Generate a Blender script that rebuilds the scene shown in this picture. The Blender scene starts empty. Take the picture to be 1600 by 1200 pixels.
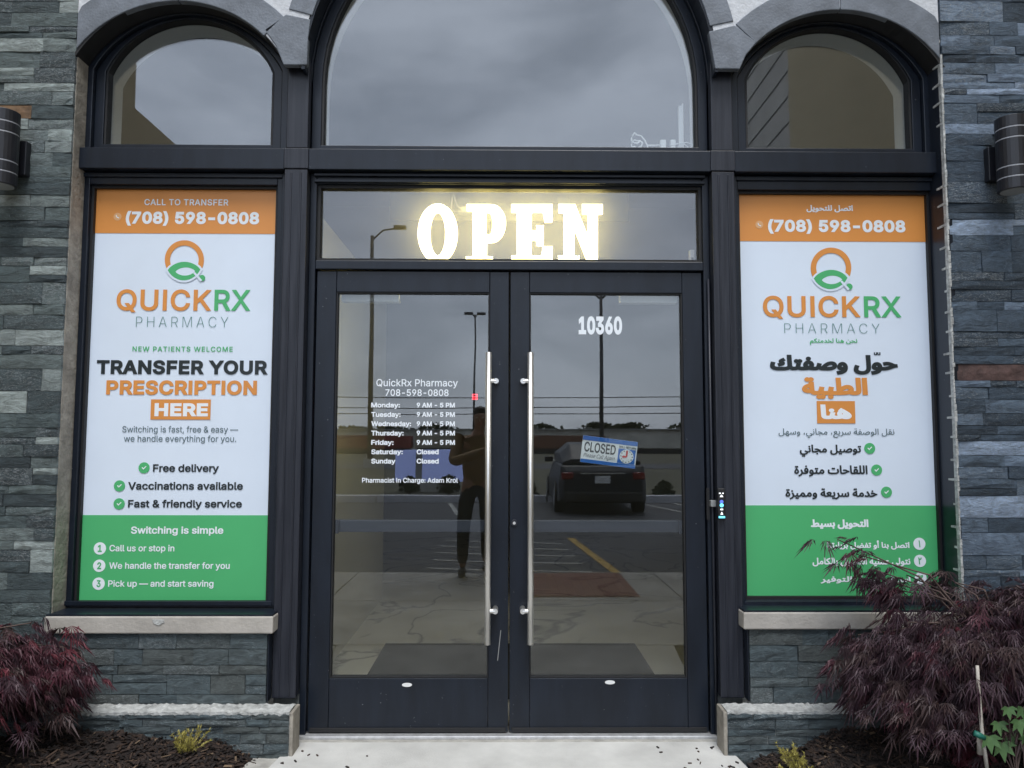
import bpy, bmesh, math, random, os
import numpy as np
from mathutils import Vector, Matrix
from mathutils.geometry import delaunay_2d_cdt
R = math.radians
random.seed(7)
sc = bpy.context.scene
COL = sc.collection

# ------------------------------------------------------------------ camera
CX, CY, CZ = -0.0236, -3.591, 1.3315
YAW, PITCH, ROLL, FPX = 0.00984, 0.07506, 0.00226, 1202.0
_f = Vector((math.sin(YAW) * math.cos(PITCH), math.cos(YAW) * math.cos(PITCH), math.sin(PITCH)))
_r0 = Vector((math.cos(YAW), -math.sin(YAW), 0))
_u0 = _r0.cross(_f)
_r = math.cos(ROLL) * _r0 + math.sin(ROLL) * _u0
_u = -math.sin(ROLL) * _r0 + math.cos(ROLL) * _u0
cam = bpy.data.cameras.new('camera')
cam.sensor_width = 36.0
cam.lens = FPX / 1600.0 * 36.0
cam.clip_start = 0.01
cam.clip_end = 2000
camo = bpy.data.objects.new('camera', cam)
COL.objects.link(camo)
camo.matrix_world = Matrix(((_r.x, _u.x, -_f.x, CX), (_r.y, _u.y, -_f.y, CY), (_r.z, _u.z, -_f.z, CZ), (0, 0, 0, 1)))
sc.camera = camo

# ------------------------------------------------------------------ sky
SUN_ELEV, SUN_AZ = R(62), R(8)          # azimuth measured from -Y towards +X
world = bpy.data.worlds.new('World')
sc.world = world
world.use_nodes = True
wn, wl = world.node_tree.nodes, world.node_tree.links
wn.clear()
w_out = wn.new('ShaderNodeOutputWorld')
w_mix = wn.new('ShaderNodeMixShader')
w_sky = wn.new('ShaderNodeTexSky')
w_sky.sky_type = 'NISHITA'
w_sky.sun_disc = False
w_sky.sun_elevation = SUN_ELEV
w_sky.sun_rotation = math.pi - SUN_AZ
w_b1 = wn.new('ShaderNodeBackground')
w_b1.inputs['Strength'].default_value = 0.11
w_b2 = wn.new('ShaderNodeBackground')
w_b2.inputs['Strength'].default_value = 1.0
w_tc = wn.new('ShaderNodeTexCoord')
w_map = wn.new('ShaderNodeMapping')
w_map.inputs['Scale'].default_value = (1.0, 1.0, 2.4)
w_noise = wn.new('ShaderNodeTexNoise')
w_noise.inputs['Scale'].default_value = 3.4
w_noise.inputs['Detail'].default_value = 7
w_noise.inputs['Roughness'].default_value = 0.55
w_noise.inputs['Distortion'].default_value = 0.4
w_ramp = wn.new('ShaderNodeValToRGB')
w_ramp.color_ramp.elements[0].position = 0.36
w_ramp.color_ramp.elements[0].color = (0.56, 0.63, 0.75, 1)
w_ramp.color_ramp.elements[1].position = 0.66
w_ramp.color_ramp.elements[1].color = (0.92, 1.01, 1.17, 1)
wl.new(w_tc.outputs['Generated'], w_map.inputs['Vector'])
wl.new(w_map.outputs['Vector'], w_noise.inputs['Vector'])
wl.new(w_noise.outputs['Fac'], w_ramp.inputs['Fac'])
wl.new(w_ramp.outputs['Color'], w_b2.inputs['Color'])
wl.new(w_sky.outputs['Color'], w_b1.inputs['Color'])
w_mix.inputs['Fac'].default_value = 0.88
wl.new(w_b1.outputs[0], w_mix.inputs[1])
wl.new(w_b2.outputs[0], w_mix.inputs[2])
wl.new(w_mix.outputs[0], w_out.inputs['Surface'])

# ------------------------------------------------------------------ sun
sun = bpy.data.lights.new('sun', 'SUN')
sun.energy = 1.4
sun.angle = R(25)
sun.color = (1.0, 0.98, 0.95)
suno = bpy.data.objects.new('sun', sun)
COL.objects.link(suno)
_sd = Vector((math.sin(SUN_AZ) * math.cos(SUN_ELEV), -math.cos(SUN_AZ) * math.cos(SUN_ELEV), math.sin(SUN_ELEV)))
suno.rotation_euler = _sd.to_track_quat('Z', 'Y').to_euler()

# ------------------------------------------------------------------ exposure
vs = sc.view_settings
vs.view_transform = 'Standard'
vs.look = 'None'
vs.exposure = 0.9
vs.gamma = 1.0
sc.render.engine = 'CYCLES'
sc.cycles.use_denoising = True
sc.cycles.max_bounces = 10
sc.cycles.transparent_max_bounces = 16
sc.cycles.sample_clamp_indirect = 6.0
sc.cycles.caustics_reflective = False
sc.cycles.caustics_refractive = False

# ================================================================== helpers
def ray(px, py):
    return _f + _r * ((px - 800) / FPX) + _u * ((600 - py) / FPX)

def P(px, py, Y):
    """point of the upright plane y=Y that the photograph shows at px,py -> (x, z)"""
    d = ray(px, py)
    t = (Y - CY) / d.y
    return CX + t * d.x, CZ + t * d.z

MATS = {}

def nmat(name):
    m = bpy.data.materials.new(name)
    m.use_nodes = True
    nt = m.node_tree
    b = nt.nodes['Principled BSDF']
    MATS[name] = m
    return m, nt, b

def mat(name, col, rough=0.5, metal=0.0, var=0.0, vscale=8.0, bump=0.0, bscale=40.0, stretch=(1, 1, 1), emit=None, estr=0.0, spec=0.5, col2=None, detail=5.0, coat=0.0):
    """principled surface whose colour wanders between two tones, with optional fine relief"""
    m, nt, b = nmat(name)
    n, l = nt.nodes, nt.links
    b.inputs['Base Color'].default_value = (*col, 1)
    b.inputs['Roughness'].default_value = rough
    b.inputs['Metallic'].default_value = metal
    b.inputs['Specular IOR Level'].default_value = spec
    b.inputs['Coat Weight'].default_value = coat
    if emit:
        b.inputs['Emission Color'].default_value = (*emit, 1)
        b.inputs['Emission Strength'].default_value = estr
    tc = n.new('ShaderNodeTexCoord')
    mp = n.new('ShaderNodeMapping')
    mp.inputs['Scale'].default_value = stretch
    l.new(tc.outputs['Object'], mp.inputs['Vector'])
    if var or col2:
        no = n.new('ShaderNodeTexNoise')
        no.inputs['Scale'].default_value = vscale
        no.inputs['Detail'].default_value = detail
        no.inputs['Roughness'].default_value = 0.6
        l.new(mp.outputs[0], no.inputs['Vector'])
        rp = n.new('ShaderNodeValToRGB')
        rp.color_ramp.elements[0].position = 0.32
        rp.color_ramp.elements[1].position = 0.68
        c2 = col2 if col2 else tuple(min(1, c * (1 + var)) for c in col)
        c1 = col if col2 else tuple(c * (1 - var) for c in col)
        rp.color_ramp.elements[0].color = (*c1, 1)
        rp.color_ramp.elements[1].color = (*c2, 1)
        l.new(no.outputs['Fac'], rp.inputs['Fac'])
        l.new(rp.outputs['Color'], b.inputs['Base Color'])
    if bump:
        nb = n.new('ShaderNodeTexNoise')
        nb.inputs['Scale'].default_value = bscale
        nb.inputs['Detail'].default_value = 6
        l.new(mp.outputs[0], nb.inputs['Vector'])
        bp = n.new('ShaderNodeBump')
        bp.inputs['Strength'].default_value = bump
        bp.inputs['Distance'].default_value = 0.01
        l.new(nb.outputs['Fac'], bp.inputs['Height'])
        l.new(bp.outputs['Normal'], b.inputs['Normal'])
    return m

def slate(name, ramp, streak=0.8):
    """split slate: each piece its own tone, with cloudy veins, pale scuffs and ridged relief"""
    m, nt, b = nmat(name)
    n, l = nt.nodes, nt.links
    oi = n.new('ShaderNodeObjectInfo')
    rp = n.new('ShaderNodeValToRGB')
    rp.color_ramp.interpolation = 'LINEAR'
    els = rp.color_ramp.elements
    while len(els) < len(ramp):
        els.new(0.5)
    for e, (p, c) in zip(els, ramp):
        e.position = p
        e.color = (*c, 1)
    l.new(oi.outputs['Random'], rp.inputs['Fac'])
    tc = n.new('ShaderNodeTexCoord')
    off = n.new('ShaderNodeVectorMath')
    off.operation = 'MULTIPLY_ADD'
    off.inputs[1].default_value = (1, 1, 1)
    cmb = n.new('ShaderNodeCombineXYZ')
    mul = n.new('ShaderNodeMath')
    mul.operation = 'MULTIPLY'
    mul.inputs[1].default_value = 37.0
    l.new(oi.outputs['Random'], mul.inputs[0])
    for k in range(3):
        l.new(mul.outputs[0], cmb.inputs[k])
    l.new(tc.outputs['Object'], off.inputs[0])
    l.new(cmb.outputs[0], off.inputs[2])
    mp = n.new('ShaderNodeMapping')
    mp.inputs['Scale'].default_value = (1, 1, 2.2)
    l.new(off.outputs[0], mp.inputs['Vector'])
    n1 = n.new('ShaderNodeTexNoise')
    n1.inputs['Scale'].default_value = 14
    n1.inputs['Detail'].default_value = 8
    n1.inputs['Roughness'].default_value = 0.65
    n1.inputs['Distortion'].default_value = 1.2
    l.new(mp.outputs[0], n1.inputs['Vector'])
    r1 = n.new('ShaderNodeValToRGB')
    r1.color_ramp.elements[0].position = 0.3
    r1.color_ramp.elements[0].color = (0.55, 0.55, 0.55, 1)
    r1.color_ramp.elements[1].position = 0.7
    r1.color_ramp.elements[1].color = (1.45, 1.45, 1.45, 1)
    l.new(n1.outputs['Fac'], r1.inputs['Fac'])
    mx = n.new('ShaderNodeMix')
    mx.data_type = 'RGBA'
    mx.blend_type = 'MULTIPLY'
    mx.inputs[0].default_value = 1.0
    l.new(rp.outputs['Color'], mx.inputs[6])
    l.new(r1.outputs['Color'], mx.inputs[7])
    # pale mineral scuffs
    n2 = n.new('ShaderNodeTexNoise')
    n2.inputs['Scale'].default_value = 46
    n2.inputs['Detail'].default_value = 9
    n2.inputs['Roughness'].default_value = 0.75
    n2.inputs['Distortion'].default_value = 2.0
    l.new(mp.outputs[0], n2.inputs['Vector'])
    r2 = n.new('ShaderNodeValToRGB')
    r2.color_ramp.elements[0].position = 0.56
    r2.color_ramp.elements[0].color = (0, 0, 0, 1)
    r2.color_ramp.elements[1].position = 0.72
    r2.color_ramp.elements[1].color = (streak,) * 3 + (1,)
    sh = n.new('ShaderNodeMath')
    sh.operation = 'MULTIPLY_ADD'
    sh.inputs[1].default_value = 12.9
    sh.inputs[2].default_value = 0.0
    l.new(oi.outputs['Random'], sh.inputs[0])
    fr = n.new('ShaderNodeMath')
    fr.operation = 'FRACT'
    l.new(sh.outputs[0], fr.inputs[0])
    sf = n.new('ShaderNodeMath')
    sf.operation = 'MULTIPLY_ADD'
    sf.inputs[1].default_value = 0.17
    l.new(fr.outputs[0], sf.inputs[0])
    sb = n.new('ShaderNodeMath')
    sb.operation = 'ADD'
    sb.inputs[1].default_value = -0.08
    l.new(n2.outputs['Fac'], sb.inputs[0])
    l.new(sb.outputs[0], sf.inputs[2])
    l.new(sf.outputs[0], r2.inputs['Fac'])
    m2 = n.new('ShaderNodeMix')
    m2.data_type = 'RGBA'
    l.new(r2.outputs['Color'], m2.inputs[0])
    l.new(mx.outputs[2], m2.inputs[6])
    m2.inputs[7].default_value = (0.44, 0.48, 0.50, 1)
    l.new(m2.outputs[2], b.inputs['Base Color'])
    b.inputs['Roughness'].default_value = 0.55
    ad = n.new('ShaderNodeMath')
    ad.operation = 'ADD'
    l.new(n1.outputs['Fac'], ad.inputs[0])
    l.new(n2.outputs['Fac'], ad.inputs[1])
    bp = n.new('ShaderNodeBump')
    bp.inputs['Strength'].default_value = 1.0
    bp.inputs['Distance'].default_value = 0.020
    l.new(ad.outputs[0], bp.inputs['Height'])
    l.new(bp.outputs['Normal'], b.inputs['Normal'])
    return m

def glass(name, r0=0.14, tint=(0.72, 0.75, 0.74), bloom=0.0):
    """coated pane: mirror share grows towards grazing view, the rest passes tinted, an optional translucent share imitates lens bloom"""
    m = bpy.data.materials.new(name)
    m.use_nodes = True
    n, l = m.node_tree.nodes, m.node_tree.links
    n.clear()
    out = n.new('ShaderNodeOutputMaterial')
    tr = n.new('ShaderNodeBsdfTransparent')
    tr.inputs['Color'].default_value = (*tint, 1)
    gl = n.new('ShaderNodeBsdfGlossy')
    gl.inputs['Roughness'].default_value = 0.0
    gl.inputs['Color'].default_value = (0.97, 0.98, 1.0, 1)
    lw = n.new('ShaderNodeLayerWeight')
    lw.inputs['Blend'].default_value = 0.5
    pw = n.new('ShaderNodeMath')
    pw.operation = 'POWER'
    pw.inputs[1].default_value = 5.0
    l.new(lw.outputs['Facing'], pw.inputs[0])
    ma = n.new('ShaderNodeMath')
    ma.operation = 'MULTIPLY_ADD'
    ma.inputs[1].default_value = 1 - r0
    ma.inputs[2].default_value = r0
    l.new(pw.outputs[0], ma.inputs[0])
    mx = n.new('ShaderNodeMixShader')
    l.new(ma.outputs[0], mx.inputs[0])
    src = tr.outputs[0]
    if bloom:
        tl = n.new('ShaderNodeBsdfTranslucent')
        md = n.new('ShaderNodeMixShader')
        md.inputs[0].default_value = bloom
        l.new(tr.outputs[0], md.inputs[1])
        l.new(tl.outputs[0], md.inputs[2])
        src = md.outputs[0]
    l.new(src, mx.inputs[1])
    l.new(gl.outputs[0], mx.inputs[2])
    # faint waviness of the sheet
    tc = n.new('ShaderNodeTexCoord')
    no = n.new('ShaderNodeTexNoise')
    no.inputs['Scale'].default_value = 1.6
    no.inputs['Detail'].default_value = 1
    l.new(tc.outputs['Object'], no.inputs['Vector'])
    bp = n.new('ShaderNodeBump')
    bp.inputs['Strength'].default_value = 0.05
    bp.inputs['Distance'].default_value = 0.01
    l.new(no.outputs['Fac'], bp.inputs['Height'])
    l.new(bp.outputs['Normal'], gl.inputs['Normal'])
    l.new(mx.outputs[0], out.inputs['Surface'])
    MATS[name] = m
    return m

def emis(name, col, s):
    m = bpy.data.materials.new(name)
    m.use_nodes = True
    n, l = m.node_tree.nodes, m.node_tree.links
    n.clear()
    o = n.new('ShaderNodeOutputMaterial')
    e = n.new('ShaderNodeEmission')
    e.inputs['Color'].default_value = (*col, 1)
    e.inputs['Strength'].default_value = s
    l.new(e.outputs[0], o.inputs['Surface'])
    MATS[name] = m
    return m

# ---- materials
SL = slate('slate', [(0.0, (0.048, 0.068, 0.079)), (0.3, (0.088, 0.122, 0.133)), (0.6, (0.135, 0.179, 0.185)), (0.80, (0.224, 0.273, 0.274)), (0.90, (0.415, 0.485, 0.479))])
SLB = slate('slate_blue', [(0.0, (0.043, 0.065, 0.090)), (0.35, (0.077, 0.114, 0.159)), (0.7, (0.131, 0.184, 0.247)), (0.85, (0.215, 0.290, 0.395)), (0.95, (0.400, 0.508, 0.671))])
SLL = slate('slate_smooth', [(0.0, (0.072, 0.101, 0.115)), (0.5, (0.118, 0.158, 0.175)), (1.0, (0.11, 0.13, 0.13))], 0.6)
RUST = mat('slate_rust', (0.16, 0.095, 0.05), 0.7, var=0.4, vscale=20, bump=0.6)
REDS = mat('slate_red', (0.085, 0.05, 0.045), 0.7, var=0.4, vscale=20, bump=0.6)
MORT = mat('mortar_dark', (0.10, 0.11, 0.11), 0.9, var=0.4, vscale=25, bump=0.5)
MORTW = mat('mortar_white', (0.43, 0.44, 0.43), 0.9, var=0.35, vscale=30, bump=0.8, bscale=60)
LIME = mat('limestone', (0.41, 0.385, 0.35), 0.8, var=0.16, vscale=7, bump=0.25, bscale=70)
REVEAL = mat('reveal_stone', (0.30, 0.275, 0.235), 0.85, var=0.3, vscale=16, bump=0.6, bscale=50)
BLUEST = mat('bluestone', (0.15, 0.17, 0.20), 0.62, var=0.24, vscale=9, bump=0.25, bscale=90)
SPAN = mat('white_stone', (0.58, 0.60, 0.63), 0.85, var=0.10, vscale=40, bump=0.4, bscale=60)
ALU = mat('dark_aluminium', (0.0085, 0.0125, 0.021), 0.34, spec=0.36, var=0.25, vscale=5, stretch=(3, 3, 0.6), bump=0.03, bscale=200)
def specks(m, lo, hi, col, scale):
    """dried drops and dusty dirt: sparse pale flecks over the finish"""
    n, l = m.node_tree.nodes, m.node_tree.links
    b_ = n['Principled BSDF']
    src = b_.inputs['Base Color'].links[0].from_socket
    tc = n.new('ShaderNodeTexCoord')
    no = n.new('ShaderNodeTexNoise')
    no.inputs['Scale'].default_value = scale
    no.inputs['Detail'].default_value = 3
    l.new(tc.outputs['Object'], no.inputs['Vector'])
    rp = n.new('ShaderNodeValToRGB')
    rp.color_ramp.elements[0].position = lo
    rp.color_ramp.elements[0].color = (0, 0, 0, 1)
    rp.color_ramp.elements[1].position = hi
    rp.color_ramp.elements[1].color = (0.7, 0.7, 0.7, 1)
    l.new(no.outputs['Fac'], rp.inputs['Fac'])
    mx = n.new('ShaderNodeMix')
    mx.data_type = 'RGBA'
    l.new(rp.outputs['Color'], mx.inputs[0])
    l.new(src, mx.inputs[6])
    mx.inputs[7].default_value = (*col, 1)
    l.new(mx.outputs[2], b_.inputs['Base Color'])
specks(ALU, 0.735, 0.78, (0.30, 0.31, 0.32), 75)
ALUW = mat('weathered_aluminium', (0.009, 0.011, 0.018), 0.36, spec=0.4, col2=(0.028, 0.031, 0.042), vscale=12, stretch=(6, 6, 0.22), bump=0.05, bscale=120)
GASK = mat('gasket_black', (0.008, 0.008, 0.009), 0.6)
STEEL = mat('brushed_steel', (0.78, 0.77, 0.74), 0.42, metal=1.0, var=0.05, vscale=60, stretch=(1, 1, 0.05))
THRESH = mat('mill_aluminium', (0.62, 0.63, 0.64), 0.45, metal=0.6, var=0.15, vscale=30)
CONC = mat('concrete', (0.55, 0.55, 0.53), 0.85, var=0.17, vscale=3.2, bump=0.25, bscale=120, detail=9)
CONC2 = mat('concrete_worn', (0.40, 0.39, 0.36), 0.9, var=0.25, vscale=12, bump=0.4, bscale=90)
CONCF = mat('concrete_grey', (0.30, 0.295, 0.28), 0.9, var=0.22, vscale=2.5, bump=0.3, bscale=90)
ASPH = mat('asphalt', (0.038, 0.040, 0.046), 0.8, var=0.3, vscale=0.6, bump=0.4, bscale=120)
GRASS = mat('grass', (0.070, 0.066, 0.038), 0.95, var=0.35, vscale=0.5, bump=0.5, bscale=30)
SOIL = mat('bark_soil', (0.018, 0.012, 0.010), 0.95, var=0.5, vscale=30, bump=1.0, bscale=60)
BARK = [mat('bark_chip_%s' % k, c, 0.9, var=0.3, vscale=40) for k, c in (('black', (0.012, 0.008, 0.007)), ('brown', (0.028, 0.017, 0.013)), ('umber', (0.05, 0.03, 0.02)), ('tan', (0.16, 0.11, 0.07)))]
LEAF = [mat('maple_leaf_%s' % k, c, 0.6, var=0.25, vscale=10) for k, c in (('plum', (0.046, 0.021, 0.031)), ('wine', (0.072, 0.021, 0.032)), ('brown', (0.054, 0.030, 0.030)), ('dusk', (0.072, 0.042, 0.052)), ('crimson', (0.12, 0.022, 0.034)))]
TWIG = mat('maple_bark', (0.11, 0.075, 0.065), 0.85, var=0.3, vscale=30)
GLEAF = mat('green_maple_leaf', (0.075, 0.15, 0.055), 0.5, var=0.25, vscale=15)
YLEAF = mat('golden_needles', (0.42, 0.37, 0.09), 0.6, var=0.3, vscale=60)
STAKE = mat('pale_stake', (0.52, 0.48, 0.42), 0.8, var=0.2, vscale=30)
TIE = mat('green_tie', (0.02, 0.16, 0.12), 0.5)
WHT = mat('white_vinyl', (0.71, 0.80, 0.92), 0.35, var=0.03, vscale=2, coat=0.15)
WPRINT = mat('white_print', (0.82, 0.87, 0.92), 0.4)
ORG = mat('orange_print', (0.70, 0.28, 0.065), 0.38, var=0.03, vscale=3)
ORGL = mat('pale_orange_print', (0.74, 0.42, 0.20), 0.38)
GRN = mat('green_print', (0.075, 0.44, 0.165), 0.38, var=0.03, vscale=3)
INK = mat('charcoal_print', (0.016, 0.024, 0.028), 0.4)
INKG = mat('slate_print', (0.10, 0.15, 0.17), 0.4)
TEAL = mat('teal_print', (0.10, 0.24, 0.22), 0.4)
BLUEP = mat('blue_print', (0.03, 0.16, 0.55), 0.4)
REDP = mat('red_print', (0.55, 0.03, 0.03), 0.4)
BLACK = mat('black_plastic', (0.012, 0.012, 0.014), 0.4)
WPLAST = mat('white_plastic', (0.75, 0.76, 0.76), 0.4)
BARM = mat('dark_bar', (0.045, 0.05, 0.07), 0.4)
GREYP = mat('grey_plastic', (0.30, 0.31, 0.31), 0.5)
LAMP = mat('lamp_black', (0.012, 0.013, 0.018), 0.42, var=0.15, vscale=20, bump=0.05, bscale=300)
LAMPR = mat('lamp_ring', (0.36, 0.37, 0.40), 0.4)
STUC = mat('tan_stucco', (0.56, 0.47, 0.31), 0.9, var=0.05, vscale=2, bump=0.4, bscale=200)
GSTON = mat('grey_cladding', (0.55, 0.53, 0.49), 0.9, var=0.1, vscale=2, bump=0.4, bscale=100)
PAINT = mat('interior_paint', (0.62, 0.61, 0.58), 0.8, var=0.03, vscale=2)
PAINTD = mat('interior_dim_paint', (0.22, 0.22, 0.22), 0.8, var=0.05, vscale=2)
DRYW = mat('drywall', (0.78, 0.79, 0.79), 0.8, var=0.03, vscale=4)
MATM = mat('floor_mat', (0.016, 0.016, 0.015), 0.95, var=0.2, vscale=60, bump=0.4, bscale=400)
GLD = glass('door_glass', 0.09, (0.90, 0.92, 0.91))
GLA = glass('arch_glass', 0.12, (0.88, 0.90, 0.90))
GLT = glass('transom_glass', 0.105, (0.80, 0.80, 0.79), 0.05)  # translucent share added to imitate the bloom around the lit letters
LED = emis('led_letter', (1.0, 0.80, 0.24), 11.0)
LEDB = emis('led_bead', (1.0, 0.92, 0.62), 14.0)

def marble():
    m, nt, b = nmat('veined_marble')
    n, l = nt.nodes, nt.links
    tc = n.new('ShaderNodeTexCoord')
    no = n.new('ShaderNodeTexNoise')
    no.inputs['Scale'].default_value = 0.9
    no.inputs['Detail'].default_value = 8
    no.inputs['Distortion'].default_value = 1.0
    l.new(tc.outputs['Object'], no.inputs['Vector'])
    ab = n.new('ShaderNodeMath')
    ab.operation = 'SUBTRACT'
    ab.inputs[1].default_value = 0.5
    a2 = n.new('ShaderNodeMath')
    a2.operation = 'ABSOLUTE'
    l.new(no.outputs['Fac'], ab.inputs[0])
    l.new(ab.outputs[0], a2.inputs[0])
    rp = n.new('ShaderNodeValToRGB')
    rp.color_ramp.elements[0].position = 0.0
    rp.color_ramp.elements[0].color = (0.16, 0.16, 0.155, 1)
    rp.color_ramp.elements[1].position = 0.022
    rp.color_ramp.elements[1].color = (0.55, 0.535, 0.50, 1)
    l.new(a2.outputs[0], rp.inputs['Fac'])
    l.new(rp.outputs['Color'], b.inputs['Base Color'])
    b.inputs['Roughness'].default_value = 0.35
    return m
MARB = marble()

class MB:
    """collects shapes into one mesh"""
    def __init__(s):
        s.v, s.f, s.m = [], [], []
    def add(s, vs_, fs, mi=0):
        o = len(s.v)
        s.v += [tuple(p) for p in vs_]
        s.f += [tuple(i + o for i in q) for q in fs]
        s.m += [mi] * len(fs)
        return s
    def box(s, x0, x1, y0, y1, z0, z1, mi=0):
        v = [(x, y, z) for z in (z0, z1) for y in (y0, y1) for x in (x0, x1)]
        return s.add(v, [(0, 2, 3, 1), (4, 5, 7, 6), (0, 1, 5, 4), (2, 6, 7, 3), (0, 4, 6, 2), (1, 3, 7, 5)], mi)
    def prism(s, pts, y0, y1, mi=0):
        """outline of (x,z) points, given a depth along y"""
        n = len(pts)
        v = [(x, y0, z) for x, z in pts] + [(x, y1, z) for x, z in pts]
        return s.add(v, [tuple(range(n)), tuple(range(2 * n - 1, n - 1, -1))] + [(i, i + n, (i + 1) % n + n, (i + 1) % n) for i in range(n)], mi)
    def band(s, a, b, y0, y1, closed=False, mi=0):
        """solid strip between two (x,z) polylines of equal length"""
        n = len(a)
        v = [(x, y0, z) for x, z in a] + [(x, y0, z) for x, z in b] + [(x, y1, z) for x, z in a] + [(x, y1, z) for x, z in b]
        f = []
        for i in range(n if closed else n - 1):
            j = (i + 1) % n
            f += [(i, j, n + j, n + i), (2 * n + i, 3 * n + i, 3 * n + j, 2 * n + j), (i, 2 * n + i, 2 * n + j, j), (n + i, n + j, 3 * n + j, 3 * n + i)]
        if not closed:
            f += [(0, n, 3 * n, 2 * n), (n - 1, 3 * n - 1, 4 * n - 1, 2 * n - 1)]
        return s.add(v, f, mi)
    def tube(s, pts, r, k=8, mi=0, cap=True):
        pts = [Vector(p) for p in pts]
        n = len(pts)
        rs = r if isinstance(r, (list, tuple)) else [r] * n
        v, f = [], []
        for i, p in enumerate(pts):
            d = (pts[min(i + 1, n - 1)] - pts[max(i - 1, 0)]).normalized()
            up = Vector((0, 0, 1)) if abs(d.z) < 0.9 else Vector((1, 0, 0))
            a = d.cross(up).normalized()
            b = a.cross(d)
            for q in range(k):
                t = 2 * math.pi * q / k
                v.append(p + (a * math.cos(t) + b * math.sin(t)) * rs[i])
        for i in range(n - 1):
            for q in range(k):
                f.append((i * k + q, i * k + (q + 1) % k, (i + 1) * k + (q + 1) % k, (i + 1) * k + q))
        if cap:
            f += [tuple(range(k - 1, -1, -1)), tuple(range((n - 1) * k, n * k))]
        return s.add(v, f, mi)
    def disc(s, cx, cz, r, y0, y1, k=24, mi=0, sx=1.0):
        return s.prism([(cx + sx * r * math.cos(2 * math.pi * i / k), cz + r * math.sin(2 * math.pi * i / k)) for i in range(k)], y0, y1, mi)
    def build(s, name, mats, parent=None, bevel=0.0, smooth=False, kind=None, local=False):
        me = bpy.data.meshes.new(name)
        me.from_pydata(s.v, [], s.f)
        bm = bmesh.new()
        bm.from_mesh(me)
        bmesh.ops.recalc_face_normals(bm, faces=bm.faces)
        bm.to_mesh(me)
        bm.free()
        mats = mats if isinstance(mats, (list, tuple)) else [mats]
        for m in mats:
            me.materials.append(m)
        if len(mats) > 1:
            me.polygons.foreach_set('material_index', s.m)
        if smooth:
            me.shade_smooth()
        o = bpy.data.objects.new(name, me)
        COL.objects.link(o)
        if bevel:
            bv = o.modifiers.new('bevel', 'BEVEL')
            bv.width = bevel
            bv.segments = 2
            bv.limit_method = 'ANGLE'
        if parent is not None:
            attach(o, parent, local)
        if kind:
            o['kind'] = kind
        return o

BASE = {}

def attach(o, parent, local=False):
    o.parent = parent
    if not local:
        o.matrix_parent_inverse = Matrix.Translation(-BASE.get(parent.name, Vector((0, 0, 0))))

def thing(name, label, cat, loc=(0, 0, 0), group=None, rot=(0, 0, 0)):
    o = bpy.data.objects.new(name, None)
    o.empty_display_size = 0.1
    COL.objects.link(o)
    o.location = loc
    o.rotation_euler = rot
    BASE[o.name] = Vector(loc)
    tag(o, label, cat, group)
    return o

def tag(o, label, cat, group=None):
    o['label'] = label
    o['category'] = cat
    if group:
        o['group'] = group
    return o

def struct(o):
    o['kind'] = 'structure'
    return o

# ---- lettering -----------------------------------------------------
def load_font(fn):
    try:
        return bpy.data.fonts.load(os.path.join(bpy.utils.system_resource('DATAFILES'), 'fonts', fn))
    except Exception:
        return None
INTER = load_font('Inter.woff2')
NOTO = load_font('NotoSansArabic-VariableFont_wdth,wght.woff2')

JOIN = {}   # letter -> (isolated, final, initial or 0, medial or 0)
def _arab():
    two = 'ءآأؤإ'
    order = [('ء', 0xFE80, 1), ('آ', 0xFE81, 2), ('أ', 0xFE83, 2), ('ؤ', 0xFE85, 2), ('إ', 0xFE87, 2), ('ئ', 0xFE89, 4), ('ا', 0xFE8D, 2), ('ب', 0xFE8F, 4), ('ة', 0xFE93, 2), ('ت', 0xFE95, 4), ('ث', 0xFE99, 4), ('ج', 0xFE9D, 4), ('ح', 0xFEA1, 4), ('خ', 0xFEA5, 4), ('د', 0xFEA9, 2), ('ذ', 0xFEAB, 2), ('ر', 0xFEAD, 2), ('ز', 0xFEAF, 2), ('س', 0xFEB1, 4), ('ش', 0xFEB5, 4), ('ص', 0xFEB9, 4), ('ض', 0xFEBD, 4), ('ط', 0xFEC1, 4), ('ظ', 0xFEC5, 4), ('ع', 0xFEC9, 4), ('غ', 0xFECD, 4), ('ف', 0xFED1, 4), ('ق', 0xFED5, 4), ('ك', 0xFED9, 4), ('ل', 0xFEDD, 4), ('م', 0xFEE1, 4), ('ن', 0xFEE5, 4), ('ه', 0xFEE9, 4), ('و', 0xFEED, 2), ('ى', 0xFEEF, 2), ('ي', 0xFEF1, 4)]
    for c, u, k in order:
        JOIN[c] = (u, u + 1 if k > 1 else u, u + 2 if k == 4 else 0, u + 3 if k == 4 else 0)
_arab()

def arabic(s):
    """shape a right-to-left phrase into joined glyphs in visual order"""
    words = []
    for wd in s.split(' '):
        out = []
        letters = [c for c in wd if c != '\u0651']
        i = 0
        while i < len(letters):
            c = letters[i]
            if c not in JOIN:
                out.append(c)
                i += 1
                continue
            prev = i > 0 and letters[i - 1] in JOIN and JOIN[letters[i - 1]][2]
            if c == 'ل' and i + 1 < len(letters) and letters[i + 1] in 'اأ':
                base = 0xFEFB if letters[i + 1] == 'ا' else 0xFEF7
                out.append(chr(base + (1 if prev else 0)))
                i += 2
                continue
            iso, fin, ini, med = JOIN[c]
            nxt = i + 1 < len(letters) and letters[i + 1] in JOIN
            if prev and nxt and med:
                out.append(chr(med))
            elif prev:
                out.append(chr(fin))
            elif nxt and ini:
                out.append(chr(ini))
            else:
                out.append(chr(iso))
            i += 1
        words.append(''.join(reversed(out)))
    return ' '.join(reversed(words))

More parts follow.
